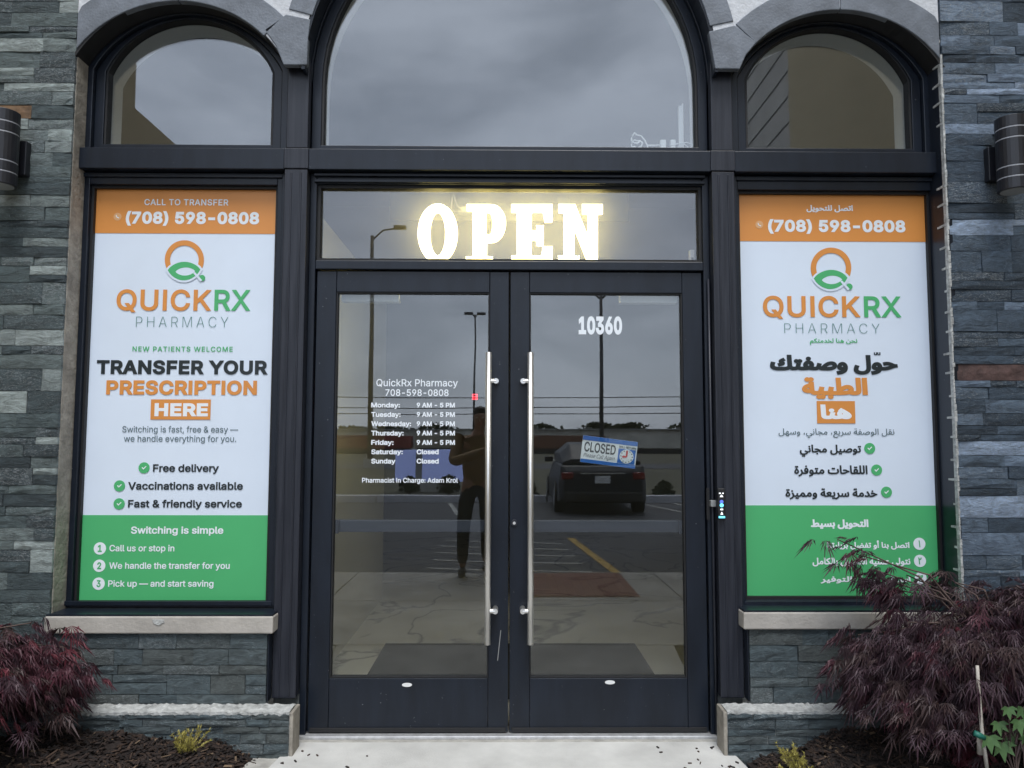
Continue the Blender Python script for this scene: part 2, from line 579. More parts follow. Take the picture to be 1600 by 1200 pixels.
def contours(body, space=1.0, shear=0.0, font=None):
    """closed outlines of a line of lettering as lists of (x, z)"""
    cu = bpy.data.curves.new('lettering', 'FONT')
    f = font or INTER
    cu.body = body.replace('I', '\u0399') if f else body     # plain upright capital without feet
    if f:
        cu.font = f
    cu.space_character = space
    cu.shear = shear
    cu.resolution_u = 3
    cu.fill_mode = 'NONE'
    ob = bpy.data.objects.new('lettering', cu)
    COL.objects.link(ob)
    bpy.context.view_layer.update()
    me = ob.to_mesh()
    nb = {}
    for e in me.edges:
        i, j = e.vertices
        nb.setdefault(i, []).append(j)
        nb.setdefault(j, []).append(i)
    co = [(p.co.x, p.co.y) for p in me.vertices]
    ob.to_mesh_clear()
    bpy.data.objects.remove(ob)
    bpy.data.curves.remove(cu)
    seen, loops = set(), []
    for i in sorted(nb):
        if i in seen:
            continue
        lp, prev, cur = [], None, i
        nxt = min(nb[i], key=lambda q: (q != i + 1, q))
        while cur not in seen:
            seen.add(cur)
            lp.append(co[cur])
            step = [q for q in nb[cur] if q != prev and q not in seen]
            if prev is None and nxt in step:
                step = [nxt]
            prev = cur
            if not step:
                break
            cur = step[0]
        # drop doubled points
        q = [p for k, p in enumerate(lp) if math.hypot(p[0] - lp[k - 1][0], p[1] - lp[k - 1][1]) > 1e-5]
        if len(q) > 2:
            loops.append(q)
    return loops

def area(lp):
    return 0.5 * sum(lp[i - 1][0] * lp[i][1] - lp[i][0] * lp[i - 1][1] for i in range(len(lp)))

def grow(lp, d):
    """push an outline outwards by d (anticlockwise outline; a clockwise hole shrinks)"""
    n, out = len(lp), []
    for i in range(n):
        (xa, ya), (xb, yb), (xc, yc) = lp[i - 1], lp[i], lp[(i + 1) % n]
        l1, l2 = math.hypot(xb - xa, yb - ya) or 1, math.hypot(xc - xb, yc - yb) or 1
        n1, n2 = ((yb - ya) / l1, -(xb - xa) / l1), ((yc - yb) / l2, -(xc - xb) / l2)
        k = 1 + n1[0] * n2[0] + n1[1] * n2[1]
        k = max(k, 0.5)
        out.append((xb + d * (n1[0] + n2[0]) / k, yb + d * (n1[1] + n2[1]) / k))
    return out

def glyphs(body, bold=0.0, space=1.0, shear=0.0, font=None):
    """filled lettering: points (x, 0, z) and triangles, strokes that cross merged into one"""
    loops = contours(body, space, shear, font)
    if not loops:
        return [], []
    if area(max(loops, key=lambda l: abs(area(l)))) < 0:
        loops = [l[::-1] for l in loops]
    if bold:
        loops = [grow(l, bold) for l in loops]
    # letters that touch in x are filled together
    loops.sort(key=lambda l: min(p[0] for p in l))
    groups, end = [], None
    for l in loops:
        lo, hi = min(p[0] for p in l), max(p[0] for p in l)
        if end is None or lo > end:
            groups.append([])
            end = hi
        groups[-1].append(l)
        end = max(end, hi)
    v, f = [], []
    for g in groups:
        pts, eds = [], []
        for l in g:
            o, n = len(pts), len(l)
            pts += [Vector(p) for p in l]
            eds += [(o + i, o + (i + 1) % n) for i in range(n)]
        res = delaunay_2d_cdt(pts, eds, [], 0, 1e-6)
        vv, tris = res[0], res[2]
        A = np.array([(p.x, p.y) for p in pts])
        E0, E1 = A[[e[0] for e in eds]], A[[e[1] for e in eds]]
        C = np.array([[sum(vv[i].x for i in t) / 3, sum(vv[i].y for i in t) / 3] for t in tris])
        cx_, cy_ = C[:, :1], C[:, 1:]
        side = (E1[:, 0] - E0[:, 0]) * (cy_ - E0[:, 1]) - (cx_ - E0[:, 0]) * (E1[:, 1] - E0[:, 1])
        up = (E0[:, 1] <= cy_) & (E1[:, 1] > cy_) & (side > 0)
        dn = (E0[:, 1] > cy_) & (E1[:, 1] <= cy_) & (side < 0)
        wind = up.sum(1) - dn.sum(1)
        o = len(v)
        v += [(p.x, 0.0, p.y) for p in vv]
        f += [tuple(i + o for i in t) for t, w in zip(tris, wind) if w > 0]
    return v, f

CAPH = None

def lettering(parent, body, px, py, Y, m, bold=0.0, space=1.0, fit='cap', shear=0.0, name='lettering', font=None):
    """px=(left,right); py=(top of capitals, baseline) in the photograph, or the full box when fit='box'"""
    global CAPH
    w, ff = glyphs(body, bold, space, shear, font)
    if not w:
        return None
    if CAPH is None:
        hv, _ = glyphs('H')
        CAPH = max(p[2] for p in hv)
    x0, x1 = min(p[0] for p in w), max(p[0] for p in w)
    cy = sum(py) / 2
    X0, X1 = P(px[0], cy, Y)[0], P(px[1], cy, Y)[0]
    ZT, ZB = P(sum(px) / 2, py[0], Y)[1], P(sum(px) / 2, py[1], Y)[1]
    if fit == 'box':
        b0, b1 = min(p[2] for p in w), max(p[2] for p in w)
    else:
        b0, b1 = -bold, CAPH + bold
    sx, sz = (X1 - X0) / (x1 - x0), (ZT - ZB) / (b1 - b0)
    mb = MB()
    mb.add([(X0 + (p[0] - x0) * sx, Y, ZB + (p[2] - b0) * sz) for p in w], ff)
    return mb.build(name, m, parent)

def local_text(parent, body, x0, x1, z0, z1, y, m, bold=0.0, shear=0.0, name='lettering'):
    w, ff = glyphs(body, bold, 1.0, shear)
    a0, a1 = min(p[0] for p in w), max(p[0] for p in w)
    b0, b1 = min(p[2] for p in w), max(p[2] for p in w)
    mb = MB().add([(x0 + (p[0] - a0) / (a1 - a0) * (x1 - x0), y, z0 + (p[2] - b0) / (b1 - b0) * (z1 - z0)) for p in w], ff)
    return mb.build(name, m, parent, local=True)

def arc(cx, cz, r, a0, a1, n):
    return [(cx + r * math.cos(R(a0 + (a1 - a0) * i / (n - 1))), cz + r * math.sin(R(a0 + (a1 - a0) * i / (n - 1)))) for i in range(n)]

# ================================================================== ground
struct(MB().box(-400, 400, -700, 60, -0.60, -0.20).build('grass_field', GRASS))
struct(MB().box(-40, 40, -14.85, -4.32, -0.30, -0.12).build('parking_lot', ASPH))
struct(MB().box(-160, 160, -50, -40, -0.40, -0.185).build('road', ASPH))
# painted bay lines
def line_strip(name, a, b, w, m):
    a, b = Vector((*a, 0)), Vector((*b, 0))
    d = (b - a).normalized()
    s = Vector((-d.y, d.x, 0)) * w / 2
    z = Vector((0, 0, -0.116))
    return struct(MB().add([a - s + z, b - s + z, b + s + z, a + s + z], [(0, 1, 2, 3)]).build(name, m))
YEL = mat('yellow_road_paint', (0.34, 0.22, 0.05), 0.8, var=0.35, vscale=6)
WPA = mat('white_road_paint', (0.32, 0.32, 0.30), 0.8, var=0.4, vscale=9)
line_strip('painted_line', (0.98, -8.15), (1.28, -4.36), 0.11, YEL)
for k in range(6):
    line_strip('painted_line', (-0.9, -4.7 - k * 0.62), (1.0 - k * 0.04, -4.42 - k * 0.62), 0.07, WPA)
for x in (-6.6, -3.9, -1.2, 4.1, 6.8, 9.5):
    line_strip('painted_line', (x + 0.3, -11.6), (x - 0.1, -14.7), 0.10, WPA)
line_strip('painted_line', (0.55, -11.6), (0.15, -14.7), 0.10, WPA)
line_strip('painted_line', (3.9, -11.4), (3.2, -14.7), 0.10, WPA)
KERB = mat('painted_kerb', (0.55, 0.55, 0.58), 0.8, var=0.12, vscale=3)
for x0, x1 in ((-30, -7), (-6.97, -3.1), (-3.07, 1.0), (1.03, 3.0), (3.03, 12), (12.03, 30)):
    struct(MB().box(x0, x1, -15.05, -14.86, -0.25, 0.05).build('kerb', KERB, bevel=0.02))
# walk in front of the doors: one slab by the door, wider slabs beyond
def slab(x0a, x1a, x0b, x1b, ya, yb, name='sidewalk', m=CONC, z=0.0):
    v = [(x0a, ya, -0.25), (x1a, ya, -0.25), (x1b, yb, -0.25), (x0b, yb, -0.25), (x0a, ya, z), (x1a, ya, z), (x1b, yb, z), (x0b, yb, z)]
    return struct(MB().add(v, [(0, 1, 2, 3), (4, 5, 6, 7), (0, 1, 5, 4), (1, 2, 6, 5), (2, 3, 7, 6), (3, 0, 4, 7)]).build(name, m, bevel=0.006))
slab(-0.955, 0.955, -1.022, 1.012, -0.055, -0.62, z=0.0)
slab(-1.024, 1.014, -1.12, 1.10, -0.63, -1.50, z=0.0, m=CONCF)
for x0, x1 in ((-6.0, -3.01), (-3.0, -1.51), (-1.5, 0.0), (0.01, 1.5), (1.51, 3.0), (3.01, 6.0)):
    for y0, y1 in ((-1.51, -2.9), (-2.91, -4.31)):
        slab(x0, x1, x0, x1, y0, y1, m=CONCF)
slab(-1.08, -0.965, -1.235, -1.13, -0.13, -1.50, name='edging_strip', m=CONC2, z=-0.006)
TACT = mat('brick_red_paving', (0.16, 0.065, 0.05), 0.85, var=0.25, vscale=10)
tp = MB().box(0.05, 1.15, -4.25, -3.05, -0.004, 0.006)
for i in range(14):
    tp.box(0.08 + i * 0.077, 0.11 + i * 0.077, -4.22, -3.08, 0.006, 0.011)
struct(tp.build('tactile_paving', TACT))

# planting beds: lumpy soil, bark chips on top
def bed_z(x, y):
    s = abs(x)
    e = min(1.0, max(0.0, (s - 1.03 + 0.12 * (y + 0.2)) / 0.35))
    lump = 0.018 * math.sin(9 * x + 3 * y) + 0.014 * math.sin(17 * x - 11 * y + 1) + 0.010 * math.sin(31 * y + 5 * x)
    back = max(0.0, 1 - (-0.2 - y) / 0.9)
    return -0.03 + e * (0.075 + 0.05 * back + lump)

def bed(sgn, label):
    xs = [0.97 + i * 0.04 for i in range(59)]
    ys = [-0.10 - i * 0.04 for i in range(36)]
    v = []
    for y in ys:
        for x in xs:
            xx = max(x, 1.0 + 0.1 * (-0.1 - y))
            z = bed_z(sgn * xx, y) + random.uniform(-0.004, 0.004)
            v.append((sgn * xx, y, z))
    n = len(xs)
    f = [(j * n + i, j * n + i + 1, (j + 1) * n + i + 1, (j + 1) * n + i) for j in range(len(ys) - 1) for i in range(n - 1)]
    o = MB().add(v, f).build('planting_bed', SOIL, smooth=True)
    struct(o)
    # chips
    mb = MB()
    for k in range(7000):
        x = sgn * random.uniform(1.02, 2.75)
        y = -0.2 - random.random() ** 1.6 * 0.95
        if abs(x) < 1.03 - 0.1 * (y + 0.1):
            continue
        L, W, T = random.uniform(0.012, 0.055), random.uniform(0.004, 0.011), random.uniform(0.002, 0.005)
        c = Vector((x, y, bed_z(x, y) + random.uniform(0.0, 0.012)))
        rot = Matrix.Rotation(random.uniform(0, 6.28), 3, 'Z') @ Matrix.Rotation(random.gauss(0, 0.35), 3, 'Y') @ Matrix.Rotation(random.gauss(0, 0.5), 3, 'X')
        vv = [c + rot @ Vector((sx * L / 2 * (1 if sz < 0 else 0.85), sy * W / 2, sz * T / 2)) for sz in (-1, 1) for sy in (-1, 1) for sx in (-1, 1)]
        mi = random.choices(range(4), (40, 38, 19, 3))[0]
        mb.add(vv, [(0, 2, 3, 1), (4, 5, 7, 6), (0, 1, 5, 4), (2, 6, 7, 3), (0, 4, 6, 2), (1, 3, 7, 5)], mi)
    c = mb.build('bark_mulch', BARK, kind='stuff')
    tag(c, label, 'mulch')
bed(-1, 'dark shredded bark mulch under the window with the English poster')
bed(1, 'dark shredded bark mulch under the window with the Arabic poster')
# crumbs of bark carried onto the slab
mb = MB()
for k in range(70):
    x = random.choice((1, 1, 1, -1)) * (0.97 - abs(random.gauss(0, 0.16)))
    y = -0.12 - random.random() * 0.5
    L, W, a = random.uniform(0.006, 0.022), random.uniform(0.003, 0.007), random.uniform(0, 3.14)
    c, s = math.cos(a), math.sin(a)
    vv = [(x + c * i * L - s * j * W, y + s * i * L + c * j * W, z) for z in (0.0005, 0.005) for j in (-0.5, 0.5) for i in (-0.5, 0.5)]
    mb.add(vv, [(0, 2, 3, 1), (4, 5, 7, 6), (0, 1, 5, 4), (2, 6, 7, 3), (0, 4, 6, 2), (1, 3, 7, 5)], random.choice((0, 1, 2)))
tag(mb.build('bark_crumbs', BARK, kind='stuff'), 'scattered bark crumbs on the concrete slab before the doors', 'mulch')

# ================================================================== building shell
bld = thing('pharmacy_building', 'dark stone and bronze framed storefront with three arched windows above', 'building', (0, 0.2, 0))
WX = 2.02                      # inner edge of the stone piers
SMALL = {-1: (0.482, 3.120, 0.264), 1: (0.482, 3.102, 0.264)}      # half width, springing, rise of the side surrounds
def small_circle(s):
    hw, zs, rise = SMALL[s]
    rr = (hw * hw + rise * rise) / (2 * rise)
    return rr, zs + rise - rr
def arch_top(x):               # underside of the stone surround above x
    z = 0
    if abs(x) < 0.974:
        z = max(z, 3.07 + math.sqrt(0.974 ** 2 - x * x))
    for s in (-1, 1):
        d = abs(x - s * 1.555)
        rr, cz = small_circle(s)
        if d < 0.49:
            z = max(z, cz + 0.014 + math.sqrt(rr ** 2 - d * d))
    return z if z > 3.145 else 3.145
def colwall(x0, x1, n, y0, y1, ztop, m, name):
    xs = [x0 + (x1 - x0) * i / n for i in range(n + 1)]
    a = [(x, arch_top(x)) for x in xs]
    b = [(x, ztop) for x in xs]
    return MB().band(a, b, y0, y1).build(name, m, bld)
colwall(-2.019, 2.019, 208, -0.119, 0.10, 5.4, SPAN, 'spandrel_wall')
MB().box(-3.3, 3.3, -0.115, 0.10, 5.4, 8.5).build('upper_wall', SLL, bld)
# carved surrounds of the arches, piece by piece
def vous(a, b, name='arch_stone'):
    return MB().band(a, b, -0.125, -0.09).build(name, BLUEST, bld, bevel=0.004)
for s in (-1, 1):
    c = 1.555 * s
    rr, cz = small_circle(s)
    for d0, d1 in ((-0.462, -0.001), (0.002, 0.404)):      # outer end to crown, crown to springer
        A, B = [], []
        for i in range(15):
            d = (d0 + (d1 - d0) * i / 14) * -s
            h = math.sqrt(rr * rr - d * d)
            A.append((c + d, cz + h))
            k = (rr + 0.132) / rr
            B.append((max(-2.018, min(2.018, c + d * k)), cz + h * k))
        vous(A, B)
    # springer between the two arches
    pts = [P(x, y, -0.125) for x, y in ((413, 46), (447, 22), (485, 30), (481, 60), (479.5, 101), (443, 101), (430, 70))]
    if s > 0:
        pts = [P(x, y, -0.125) for x, y in ((1107.5, 49), (1148, 39), (1182, 66), (1166, 85), (1156, 107.5), (1118, 107), (1113, 80))]
    MB().prism(pts, -0.125, -0.09).build('springer_stone', BLUEST, bld, bevel=0.004)
for a0, a1 in ((12.7, 55), (55.5, 89.7), (90.3, 124.5), (125, 165.0)):
    vous(arc(0, 3.07, 0.960, a0, a1, 18), arc(0, 3.07, 1.075, a0, a1, 18))
# pier returns beside the windows
MB().box(-WX - 0.045, -WX, -0.106, 0.10, 0.55, 3.15).build('reveal', REVEAL, bld, bevel=0.004)
MB().box(WX, WX + 0.03, -0.112, 0.10, 0.55, 3.15).build('reveal', ALU, bld)
# masses that keep daylight out of the shop
for s in (-1, 1):
    x0, x1 = sorted((s * 2.06, s * 3.3))
    MB().box(x0, x1, 0.02, 0.20, -0.2, 5.4).build('pier_core', MORT, bld)
    x0, x1 = sorted((s * 0.95, s * 2.06))
    MB().box(x0, x1, 0.0, 0.14, -0.2, 0.57).build('pier_core', MORT, bld)
# wings that reach out to either side of the forecourt
wl_ = MB().box(-3.6, -3.3, -2.95, 0.2, -0.2, 8.5)
wl_.build('side_wing', STUC, bld)
MB().box(-3.6, -3.31, -5.2, -2.951, -0.2, 4.28).build('side_wing', STUC, bld)
MB().box(3.3, 3.6, -5.02, 0.2, -0.2, 9.5).build('side_wing', STUC, bld)
gw = MB().box(3.3, 3.6, -9.0, -5.021, -0.2, 9.5)
gw.build('side_wing', GSTON, bld)
gr = MB()
for k in range(30):
    gr.box(3.294, 3.301, -9.0, -5.03, 0.1 + k * 0.31, 0.114 + k * 0.31)
gr.build('cladding_joint', MORT, bld)

# ---- dry-stacked slate, one object per stone
STN = [0]
def stones(parent, x0, x1, z0, z1, yface, mats, hs, ws, joint=0.0022, special=None, depth=0.05, relief=0.007):
    z = z0
    while z < z1 - 0.012:
        h = random.choice(hs)
        if z + h > z1 - 0.02:
            h = z1 - z
        x = x0 - random.uniform(0, 0.0)
        while x < x1 - 0.01:
            w = random.uniform(*ws)
            if x + w > x1 - 0.06:
                w = x1 - x
            rows = [(z, h)]
            if h > 0.07 and random.random() < 0.25:
                c = h * random.uniform(0.38, 0.62)
                rows = [(z, c), (z + c, h - c)]
            for rz, rh in rows:
                out = random.uniform(0.0, relief)
                a0, a1, b0, b1 = x + joint / 2, x + w - joint / 2, rz + joint / 2, rz + rh - joint / 2
                nx, nz = (3, 2)
                v, f = [], []
                tilt = random.uniform(-0.004, 0.004)
                for j in range(nz + 1):
                    for i in range(nx + 1):
                        edge = i in (0, nx) or j in (0, nz)
                        jx = random.uniform(-0.0012, 0.0012) if i in (0, nx) else random.uniform(-0.02, 0.02)
                        jz = random.uniform(-0.0012, 0.0012) if j in (0, nz) else random.uniform(-0.01, 0.01)
                        yy = yface - out + (0.004 if edge else random.uniform(-0.004, 0.002)) + tilt * (i / nx - 0.5) * 2
                        v.append((a0 + (a1 - a0) * i / nx + jx * min(1, (a1 - a0) / 0.12), yy, b0 + (b1 - b0) * j / nz + jz * min(1, (b1 - b0) / 0.06)))
                m = nx + 1
                for j in range(nz):
                    for i in range(nx):
                        f.append((j * m + i, j * m + i + 1, (j + 1) * m + i + 1, (j + 1) * m + i))
                ring = list(range(0, m)) + [(j + 1) * m - 1 for j in range(1, nz + 1)] + [nz * m + i for i in range(nx - 1, -1, -1)] + [j * m for j in range(nz - 1, 0, -1)]
                o0 = len(v)
                for q in ring:
                    v.append((v[q][0], yface + depth, v[q][2]))
                k = len(ring)
                for q in range(k):
                    f.append((ring[q], o0 + q, o0 + (q + 1) % k, ring[(q + 1) % k]))
                mm = mats
                if special:
                    for (sx, sz, sm) in special:
                        if a0 <= sx <= a1 and b0 <= sz <= b1:
                            mm = sm
                MB().add(v, f).build('stone', mm, parent)
            x += w
        z += h

HS = (0.03, 0.04, 0.05, 0.055, 0.065, 0.075, 0.10)
wl1 = thing('stone_wall', 'stacked greenish slate pier beside the window with the English poster', 'wall', (-2.5, 0.0, 0))
MB().box(-3.3, -WX - 0.046, -0.098, 0.0199, 0.0, 5.4).build('mortar_bed', MORT, wl1)
stones(wl1, -2.85, -WX - 0.001, 0.20, 3.62, -0.118, SL, HS, (0.11, 0.34), special=[(-2.25, 2.83, RUST)])
wl2 = thing('stone_wall', 'stacked bluish slate pier beside the window with the Arabic poster', 'wall', (2.5, 0.0, 0))
MB().box(WX + 0.031, 3.3, -0.098, 0.0199, 0.0, 5.4).build('mortar_bed', MORT, wl2)
stones(wl2, WX + 0.008, 2.85, 0.20, 3.62, -0.118, SLB, HS, (0.11, 0.36), special=[(2.27, 1.63, REDS)])
# ragged mortar smeared along the pier's edge
mb = MB()
z = 0.62
while z < 3.14:
    h = random.uniform(0.02, 0.06)
    w = random.uniform(0.003, 0.011)
    mb.prism([(WX - 0.002, z), (WX + w, z + 0.004), (WX + w * random.uniform(0.7, 1.2), z + h * 0.6), (WX + w, z + h), (WX - 0.002, z + h)], -0.1235, -0.10)
    z += h
for k in range(27):
    z = 0.66 + k * 0.098 + random.uniform(-0.01, 0.01)
    if 2.55 < z < 2.74:
        continue
    L = random.uniform(0.02, 0.07)
    mb.add([(WX - 0.004, -0.118, z), (WX - 0.004, -0.118, z + 0.012), (WX - 0.006, -0.118 + L, z + 0.01), (WX - 0.006, -0.118 + L, z + 0.001), (WX + 0.004, -0.118, z), (WX + 0.004, -0.118, z + 0.012), (WX + 0.004, -0.118 + L, z + 0.01), (WX + 0.004, -0.118 + L, z + 0.001)],
           [(0, 1, 2, 3), (4, 5, 6, 7), (0, 1, 5, 4), (1, 2, 6, 5), (2, 3, 7, 6), (3, 0, 4, 7)])
mb.build('mortar_smear', MORTW, wl2)

def low_wall(s, zs, label1, label2):
    w = thing('low_stone_wall', label1, 'wall', (s * 1.55, -0.1, 0.19))
    x0, x1 = (s * 1.065, s * 2.85)
    a, b = min(x0, x1), max(x0, x1)
    MB().box(a, b, -0.10, -0.0005, 0.10, zs - 0.085).build('mortar_bed', MORTW, w)
    stones(w, a, b, 0.185, zs - 0.082, -0.118, SLL, (0.04, 0.055, 0.07, 0.085), (0.10, 0.26), relief=0.004, joint=0.003)
    # window sill of pale stone
    xa, xb = (s * 1.036, s * 2.035)
    sm = MB().box(min(xa, xb), max(xa, xb), -0.138, -0.001, zs - 0.078, zs - 0.004)
    sm.build('sill', LIME, w, bevel=0.006)
    MB().box(min(xa, xb) + 0.004, max(xa, xb) - 0.004, -0.130, -0.0125, zs - 0.0035, zs + 0.004).build('flashing', ALU, w)
    p = thing('stone_plinth', label2, 'plinth', (s * 1.6, -0.2, 0))
    x0, x1 = (s * 0.935, s * 2.85)
    a, b = min(x0, x1), max(x0, x1)
    MB().box(a, b, -0.205, -0.101, -0.1, 0.178).build('mortar_bed', MORTW, p)
    stones(p, a, b, -0.06, 0.172, -0.215, SLL, (0.028, 0.034, 0.042, 0.05), (0.09, 0.26), relief=0.006, joint=0.0028)
    # uneven bed of white mortar on the ledge
    n = 150
    xs = [a + (b - a) * i / n for i in range(n + 1)]
    v = []
    for x in xs:
        e = -0.212 + random.uniform(-0.005, 0.005)
        t = 0.181 + random.uniform(-0.002, 0.003)
        v += [(x, e, 0.172 + random.uniform(-0.006, 0.003)), (x, e, t), (x, -0.115, t + random.uniform(0.0, 0.006)), (x, -0.115, 0.17)]
    f = []
    for i in range(n):
        for q in range(4):
            f.append((i * 4 + q, i * 4 + (q + 1) % 4, i * 4 + 4 + (q + 1) % 4, i * 4 + 4 + q))
    f += [(0, 1, 2, 3), (n * 4 + 3, n * 4 + 2, n * 4 + 1, n * 4)]
    MB().add(v, f).build('mortar_ledge', MORTW, p)
    xe = s * 0.918
    MB().box(min(xe, s * 0.934), max(xe, s * 0.934), -0.213, -0.10, -0.1, 0.180).build('end_slab', REVEAL, p, bevel=0.004)
low_wall(-1, 0.568, 'low slate wall with pale sill below the English poster', 'projecting slate plinth below the English poster with a white mortar ledge')
low_wall(1, 0.586, 'low slate wall with pale sill below the Arabic poster', 'projecting slate plinth below the Arabic poster with a white mortar ledge')
# chip of spilled white mortar on the sill
tag(MB().prism([P(x, y, -0.1395) for x, y in ((238, 968), (256, 968), (257, 972), (248, 977), (240, 974))], -0.1415, -0.1385).build('mortar_splash', MORTW), 'small white mortar splash on the pale sill under the English poster', 'mortar')

# ================================================================== frames
def frame_part(name, mb, m=ALU, parent=None, bevel=0.003):
    return mb.build(name, m, parent or bld, bevel=bevel)
# long rail between lower windows and arches
for x0, x1 in ((-2.055, -1.062), (-0.952, 0.952), (1.062, 2.055)):
    frame_part('transom_rail', MB().box(x0, x1, -0.055, 0.06, 2.606, 2.706))
for s in (-1, 1):
    a, b = sorted((s * 0.95, s * 1.057))
    frame_part('mullion', MB().box(a, b, -0.060, 0.06, 0.19, 2.604), ALUW)
    frame_part('mullion', MB().box(a + 0.003, b - 0.003, -0.057, 0.06, 2.708, 3.142), ALUW)
    frame_part('mullion_cap', MB().box(a - 0.004, b + 0.004, -0.064, 0.055, 2.607, 2.705), ALUW)
    for k in range(2):      # flutes of the cover strip
        xx = a + 0.028 + k * 0.045
        frame_part('cover_bead', MB().box(xx, xx + 0.008, -0.064, -0.0602, 0.20, 2.59), ALUW, bevel=0.002)
    # wider cover below the sill
    c0, c1 = sorted((s * 1.0575, s * 1.0645))
    frame_part('mullion_cover', MB().box(c0, c1, -0.112, -0.0605, 0.19, 0.485 if s < 0 else 0.505))

def rect_ring(mb, x0, x1, z0, z1, t, y0, y1, tb=None, tt=None):
    tb = t if tb is None else tb
    tt = t if tt is None else tt
    mb.box(x0, x0 + t, y0, y1, z0, z1)
    mb.box(x1 - t, x1, y0, y1, z0, z1)
    mb.box(x0 + t, x1 - t, y0, y1, z0, z0 + tb)
    mb.box(x0 + t, x1 - t, y0, y1, z1 - tt, z1)
    return mb

# lower picture windows
LP = [P(x, y, 0.045) for x, y in ((150, 297), (434, 297), (417, 937), (126, 938))]
RP = [P(x, y, 0.045) for x, y in ((1152, 305), (1443, 306), (1467, 930), (1166, 931))]
def rect_of(q):
    return ((q[0][0] + q[3][0]) / 2, (q[1][0] + q[2][0]) / 2, (q[2][1] + q[3][1]) / 2, (q[0][1] + q[1][1]) / 2)
LR, RR = rect_of(LP), rect_of(RP)
for s, (x0, x1, z0, z1) in ((-1, LR), (1, RR)):
    a, b = (-2.075, -1.057) if s < 0 else (1.057, 2.075)
    mb = MB()
    mb.box(a, x0 - 0.012, 0.0, 0.07, 0.575, 2.604)
    mb.box(x1 + 0.012, b, 0.0, 0.07, 0.575, 2.604)
    mb.box(x0 - 0.012, x1 + 0.012, 0.0, 0.07, z1 + 0.012, 2.604)
    mb.box(x0 - 0.012, x1 + 0.012, 0.0, 0.07, 0.575, z0 - 0.012)
    w = frame_part('picture_window', mb)
    g = MB()
    rect_ring(g, x0 - 0.012, x1 + 0.012, z0 - 0.012, z1 + 0.012, 0.012, 0.022, 0.06)
    o = g.build('gasket', GASK, w)
    # raised outer step of the frame
    st = MB()
    rect_ring(st, a + 0.02 if s < 0 else a + 0.004, b - 0.004 if s < 0 else b - 0.02, 0.585, 2.600, 0.02, -0.012, -0.0005)
    st.build('frame_step', ALU, w, bevel=0.002)
    MB().box(x0 - 0.01, x1 + 0.01, 0.052, 0.058, z0 - 0.01, z1 + 0.01).build('pane', GLA, w)
    MB().box(a, b, 0.071, 0.09, 0.57, 2.604).build('back_panel', PAINT, w)

# arched windows
def arch_line(cx, hw, zb, zs, rise, n=24):
    """outline up one side, over the segmental head and down the other"""
    rr = (hw * hw + rise * rise) / (2 * rise)
    a = math.degrees(math.asin(min(1, hw / rr)))
    pts = [(cx - hw, zb)] + [(cx + rr * math.sin(R(-a + 2 * a * i / n)), zs + rise - rr + rr * math.cos(R(-a + 2 * a * i / n))) for i in range(n + 1)] + [(cx + hw, zb)]
    return pts
def arched(cx, hw, zs, rise, out, label_s):
    zb = 2.706
    ky = 0.22 if hw < 0.6 else 0.9
    L = lambda g, zz=zb: arch_line(cx, hw + g, zz, zs, rise + g * ky, 32)
    mb = MB()
    mb.band(L(0.045), L(out), -0.012, 0.07)
    mb.band(L(0.0), L(0.0449), 0.012, 0.07)
    mb.box(cx - hw - 0.02, cx + hw + 0.02, 0.0125, 0.068, zb - 0.01, 2.749)
    w = mb.build('arched_window', ALU, bld, bevel=0.003)
    MB().band(L(-0.010), L(-0.0005), 0.02, 0.065).build('gasket', GASK, w)
    MB().prism(L(-0.006, 2.745), 0.048, 0.054).build('pane', GLA, w)
    # soffit of the surround, painted like the frame
    MB().band(L(out + 0.0005)[1:-1], L(out + 0.016)[1:-1], -0.1185, 0.07).build('soffit', GASK if hw < 0.6 else ALU, w)
    # plaster reveal inside
    MB().band(L(0.004, 2.70), L(0.05, 2.70), 0.075, 0.19).build('inner_reveal', DRYW, w)
    MB().box(cx - hw - 0.05, cx + hw + 0.05, 0.075, 0.33, 2.66, 2.742).build('inner_sill', DRYW, w)
    return w
arched(-1.545, 0.404, 3.108, 0.266, 0.078, 'l')
arched(1.545, 0.404, 3.090, 0.265, 0.078, 'r')
arched(0.0, 0.908, 3.062, 0.905, 0.050, 'c')

# entrance frame
ent = MB()
for s in (-1, 1):
    a, b = sorted((s * 0.919, s * 0.9495))
    ent.box(a, b, 0.0, 0.10, 0.0, 2.604)
ent.box(-0.9189, 0.9189, 0.0, 0.10, 2.144, 2.186)          # header over the doors
ent.box(-0.9189, 0.9189, 0.0, 0.10, 2.556, 2.604)
frame_part('entrance_frame', ent)
st = MB()
rect_ring(st, -0.9188, 0.9188, 2.1862, 2.5558, 0.014, 0.02, 0.08)
frame_part('transom_bead', st, GASK, bevel=0)
lip = MB().box(-0.93, 0.93, -0.014, -0.0005, 2.560, 2.574)
lip.box(-0.93, 0.93, -0.02, -0.0005, 2.588, 2.602)
frame_part('frame_lip', lip, ALU, bevel=0.002)
MB().box(-0.908, 0.908, 0.044, 0.050, 2.196, 2.546).build('transom_pane', GLT, bld)
MB().box(-0.95, 0.95, -0.02, 0.11, -0.01, 0.010).build('threshold', THRESH, bld, bevel=0.003)
MB().box(-0.955, 0.955, -0.054, -0.0205, -0.1, -0.002).build('door_sill', CONC2, bld, bevel=0.004)

